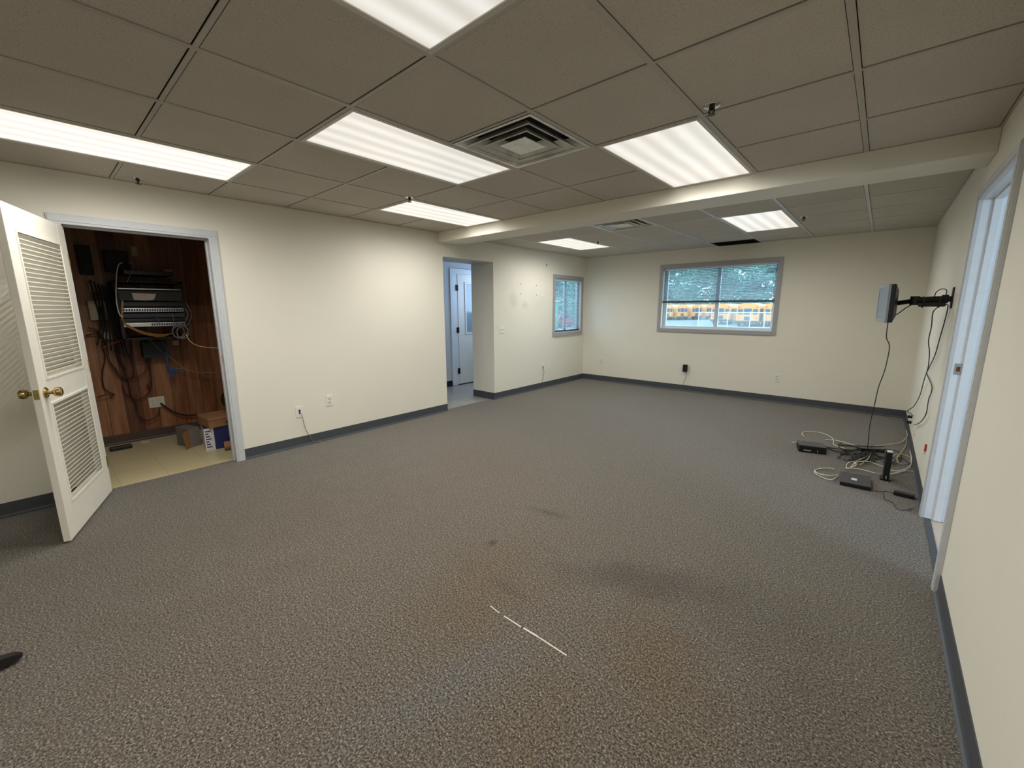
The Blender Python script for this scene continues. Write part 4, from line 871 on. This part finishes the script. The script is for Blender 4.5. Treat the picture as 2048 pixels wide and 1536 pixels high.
# fence
FY = 36.0; a = at(1397, 626, 'y', FY); b = at(1560, 627, 'y', FY); ft = GZ+1.95
t = thing('chain_link_fence', 'galvanised chain link fence in front of the buses', 'fence', ((a.x+b.x)/2, FY, GZ)); m = MB(); m.tube([(a.x, FY, ft), (b.x+3, FY, ft)], .022, 8); m.build('top_rail', GALV, t)
for px in (1397, 1455, 1500, 1529, 1560): c = at(px, 640, 'y', FY); m = MB(); m.tube([(c.x, FY, GZ), (c.x, FY, ft+(.35 if px == 1397 else .08))], .028, 8); m.build('post', GALV, t)
mm = N('chain link wire'); g = mm.geo(); sx = mm.n('ShaderNodeSeparateXYZ'); mm.l(g, sx.inputs[0])
def dia(sgn):
    s = mm.math('ADD', sx.outputs[0], mm.math('MULTIPLY', sx.outputs[2], sgn)); return mm.math('LESS_THAN', mm.math('FRACT', mm.math('MULTIPLY', s, 12)), .07)
fac = mm.math('MAXIMUM', dia(1), dia(-1)); tr_ = mm.n('ShaderNodeBsdfTransparent'); mx = mm.n('ShaderNodeMixShader'); mm.l(fac, mx.inputs[0]); mm.l(tr_.outputs[0], mx.inputs[1]); mm.l(mm.b.outputs[0], mx.inputs[2]); mm.l(mx.outputs[0], mm.out.inputs[0]); mm.b.inputs['Base Color'].default_value = (.6, .63, .66, 1)
m = MB(); m.quad((a.x, FY+.02, GZ), (b.x+3, FY+.02, GZ), (b.x+3, FY+.02, ft), (a.x, FY+.02, ft)); m.build('wire_mesh', mm.m, t)
# trees
LEAF = N('leaves'); nz = LEAF.noise(LEAF.geo(), 1.1, 3); LEAF.l(LEAF.ramp(nz, [(.3, lin((62, 108, 104))), (.5, lin((92, 146, 130))), (.7, lin((140, 184, 166)))]), LEAF.b.inputs['Base Color']); LEAF.b.inputs['Roughness'].default_value = .7; LEAF = LEAF.m
BARK = flat('bark', (84, 76, 66), .9)
def tree_mesh(seed):
    rd = random.Random(seed); m = MB(); lobes = [(rd.uniform(-3, 3), rd.uniform(-2.4, 2.4), rd.uniform(3, 11.5), rd.uniform(1.5, 2.3)) for _ in range(20)]+[(q*1.3, rd.uniform(-1, 1), 1.9, 1.9) for q in (-3, -1.5, 0, 1.5, 3)]
    for lx, ly, lz, lr in lobes:
        for _ in range(190):
            th = rd.uniform(0, 2*math.pi); u = rd.uniform(-1, 1); rr = lr*rd.uniform(.6, 1.05); c = Vector((lx+rr*math.cos(th)*math.sqrt(1-u*u), ly+rr*math.sin(th)*math.sqrt(1-u*u), lz+rr*u*.8))
            a = Vector((rd.uniform(-1, 1), rd.uniform(-1, 1), rd.uniform(-1, 1))).normalized(); b = a.orthogonal().normalized(); s = rd.uniform(.2, .42)
            m.quad(c-a*s, c-b*s*.6, c+a*s, c+b*s*.6)
    return m
protos = []
def tree(loc, k, sc, label):
    global protos
    if len(protos) < 3:
        o = thing('tree', label, 'tree', (0, 0, 0), 'trees behind the bus lot'); tree_mesh(len(protos)+3).build('crown', LEAF, o)
        m = MB(); m.tube([(0, 0, 0), (.1, 0, 3), (0, .1, 6), (.1, 0, 9)], [.35, .26, .18, .08], 10)
        for q in range(5): m.tube([(0, 0, 3+q), (1.3*math.cos(q*2.2), 1.3*math.sin(q*2.2), 5+q)], [.12, .04], 6)
        m.build('trunk', BARK, o, True); protos.append(o)
    else: o = copy_tree(protos[k % 3])
    o.location = loc; o.scale = (sc, sc, sc); o.rotation_euler = (0, 0, k*1.7); o['label'] = label
    return o
pos = ['far left of', 'left part of', 'a little left in', 'left of the middle in', 'just left of the mullion in', 'right behind the mullion in', 'just right of the mullion in', 'right of the middle in', 'a little right in', 'right part of', 'near the right edge of', 'far right of']
for k in range(12):
    tree((-54+(k//3)*14+(k % 3)*4.7, (94, 108, 122)[k % 3], GZ), k, 1.08+.05*(k % 3), 'leafy tree beyond the buses, %s the wide window view' % pos[k])
for k, (px, y) in enumerate(((1106, 50), (1121, 62), (1143, 76))):
    c = at(px, 620, 'y', y); tree((c.x, c.y, GZ), k, .7, 'leafy tree seen through the %s of the narrow window' % ['left edge', 'middle', 'right side'][k])
c = at(1109, 610, 'x', -24); t = thing('storage_shed', 'teal green shed glimpsed through the narrow left window', 'shed', (c.x, c.y, GZ)); TEAL = flat('teal painted steel', (20, 160, 140), .5)
m = MB(); m.bbox((c.x-1.5, c.y-.55, GZ), (c.x+.2, c.y+.35, GZ+2.9), .02); m.build('walls', TEAL, t); m = MB(); m.bbox((c.x-1.6, c.y-.65, GZ+2.9), (c.x+.3, c.y+.45, GZ+3.02), .02); m.build('roof', GALV, t)
c = at(1118, 640, 'x', -30); t = thing('parked_car', 'small red car glimpsed through the narrow left window', 'car', (c.x, c.y, GZ)); RC = flat('red car paint', (170, 60, 56), .3)
m = MB(); sec = [(-2.1, .35), (-2.1, .8), (-1.2, .95), (-.7, 1.4), (.8, 1.42), (1.4, .98), (2.1, .85), (2.1, .35)]; k = 8
m.add([(c.x-.8, c.y+a_, GZ+b_) for a_, b_ in sec]+[(c.x+.8, c.y+a_, GZ+b_) for a_, b_ in sec], [tuple(range(k)), tuple(range(2*k-1, k-1, -1))]+[(i, (i+1) % k, k+(i+1) % k, k+i) for i in range(k)]); m.build('body', RC, t)
m = MB(); m.add([(c.x+.81, c.y+a_, GZ+b_) for a_, b_ in ((-1.1, .97), (-.65, 1.34), (.75, 1.36), (1.25, 1.0))], [(0,1,2,3)]); m.build('side_windows', BWIN, t)
for a_ in (-1.3, 1.3):
    for s in (-1, 1): m = MB(); m.lathe((c.x+s*.82, c.y+a_, GZ+.33), [(-.2*s, .33), (0, .33)], (1, 0, 0)); m.build('wheel', BLK, t)
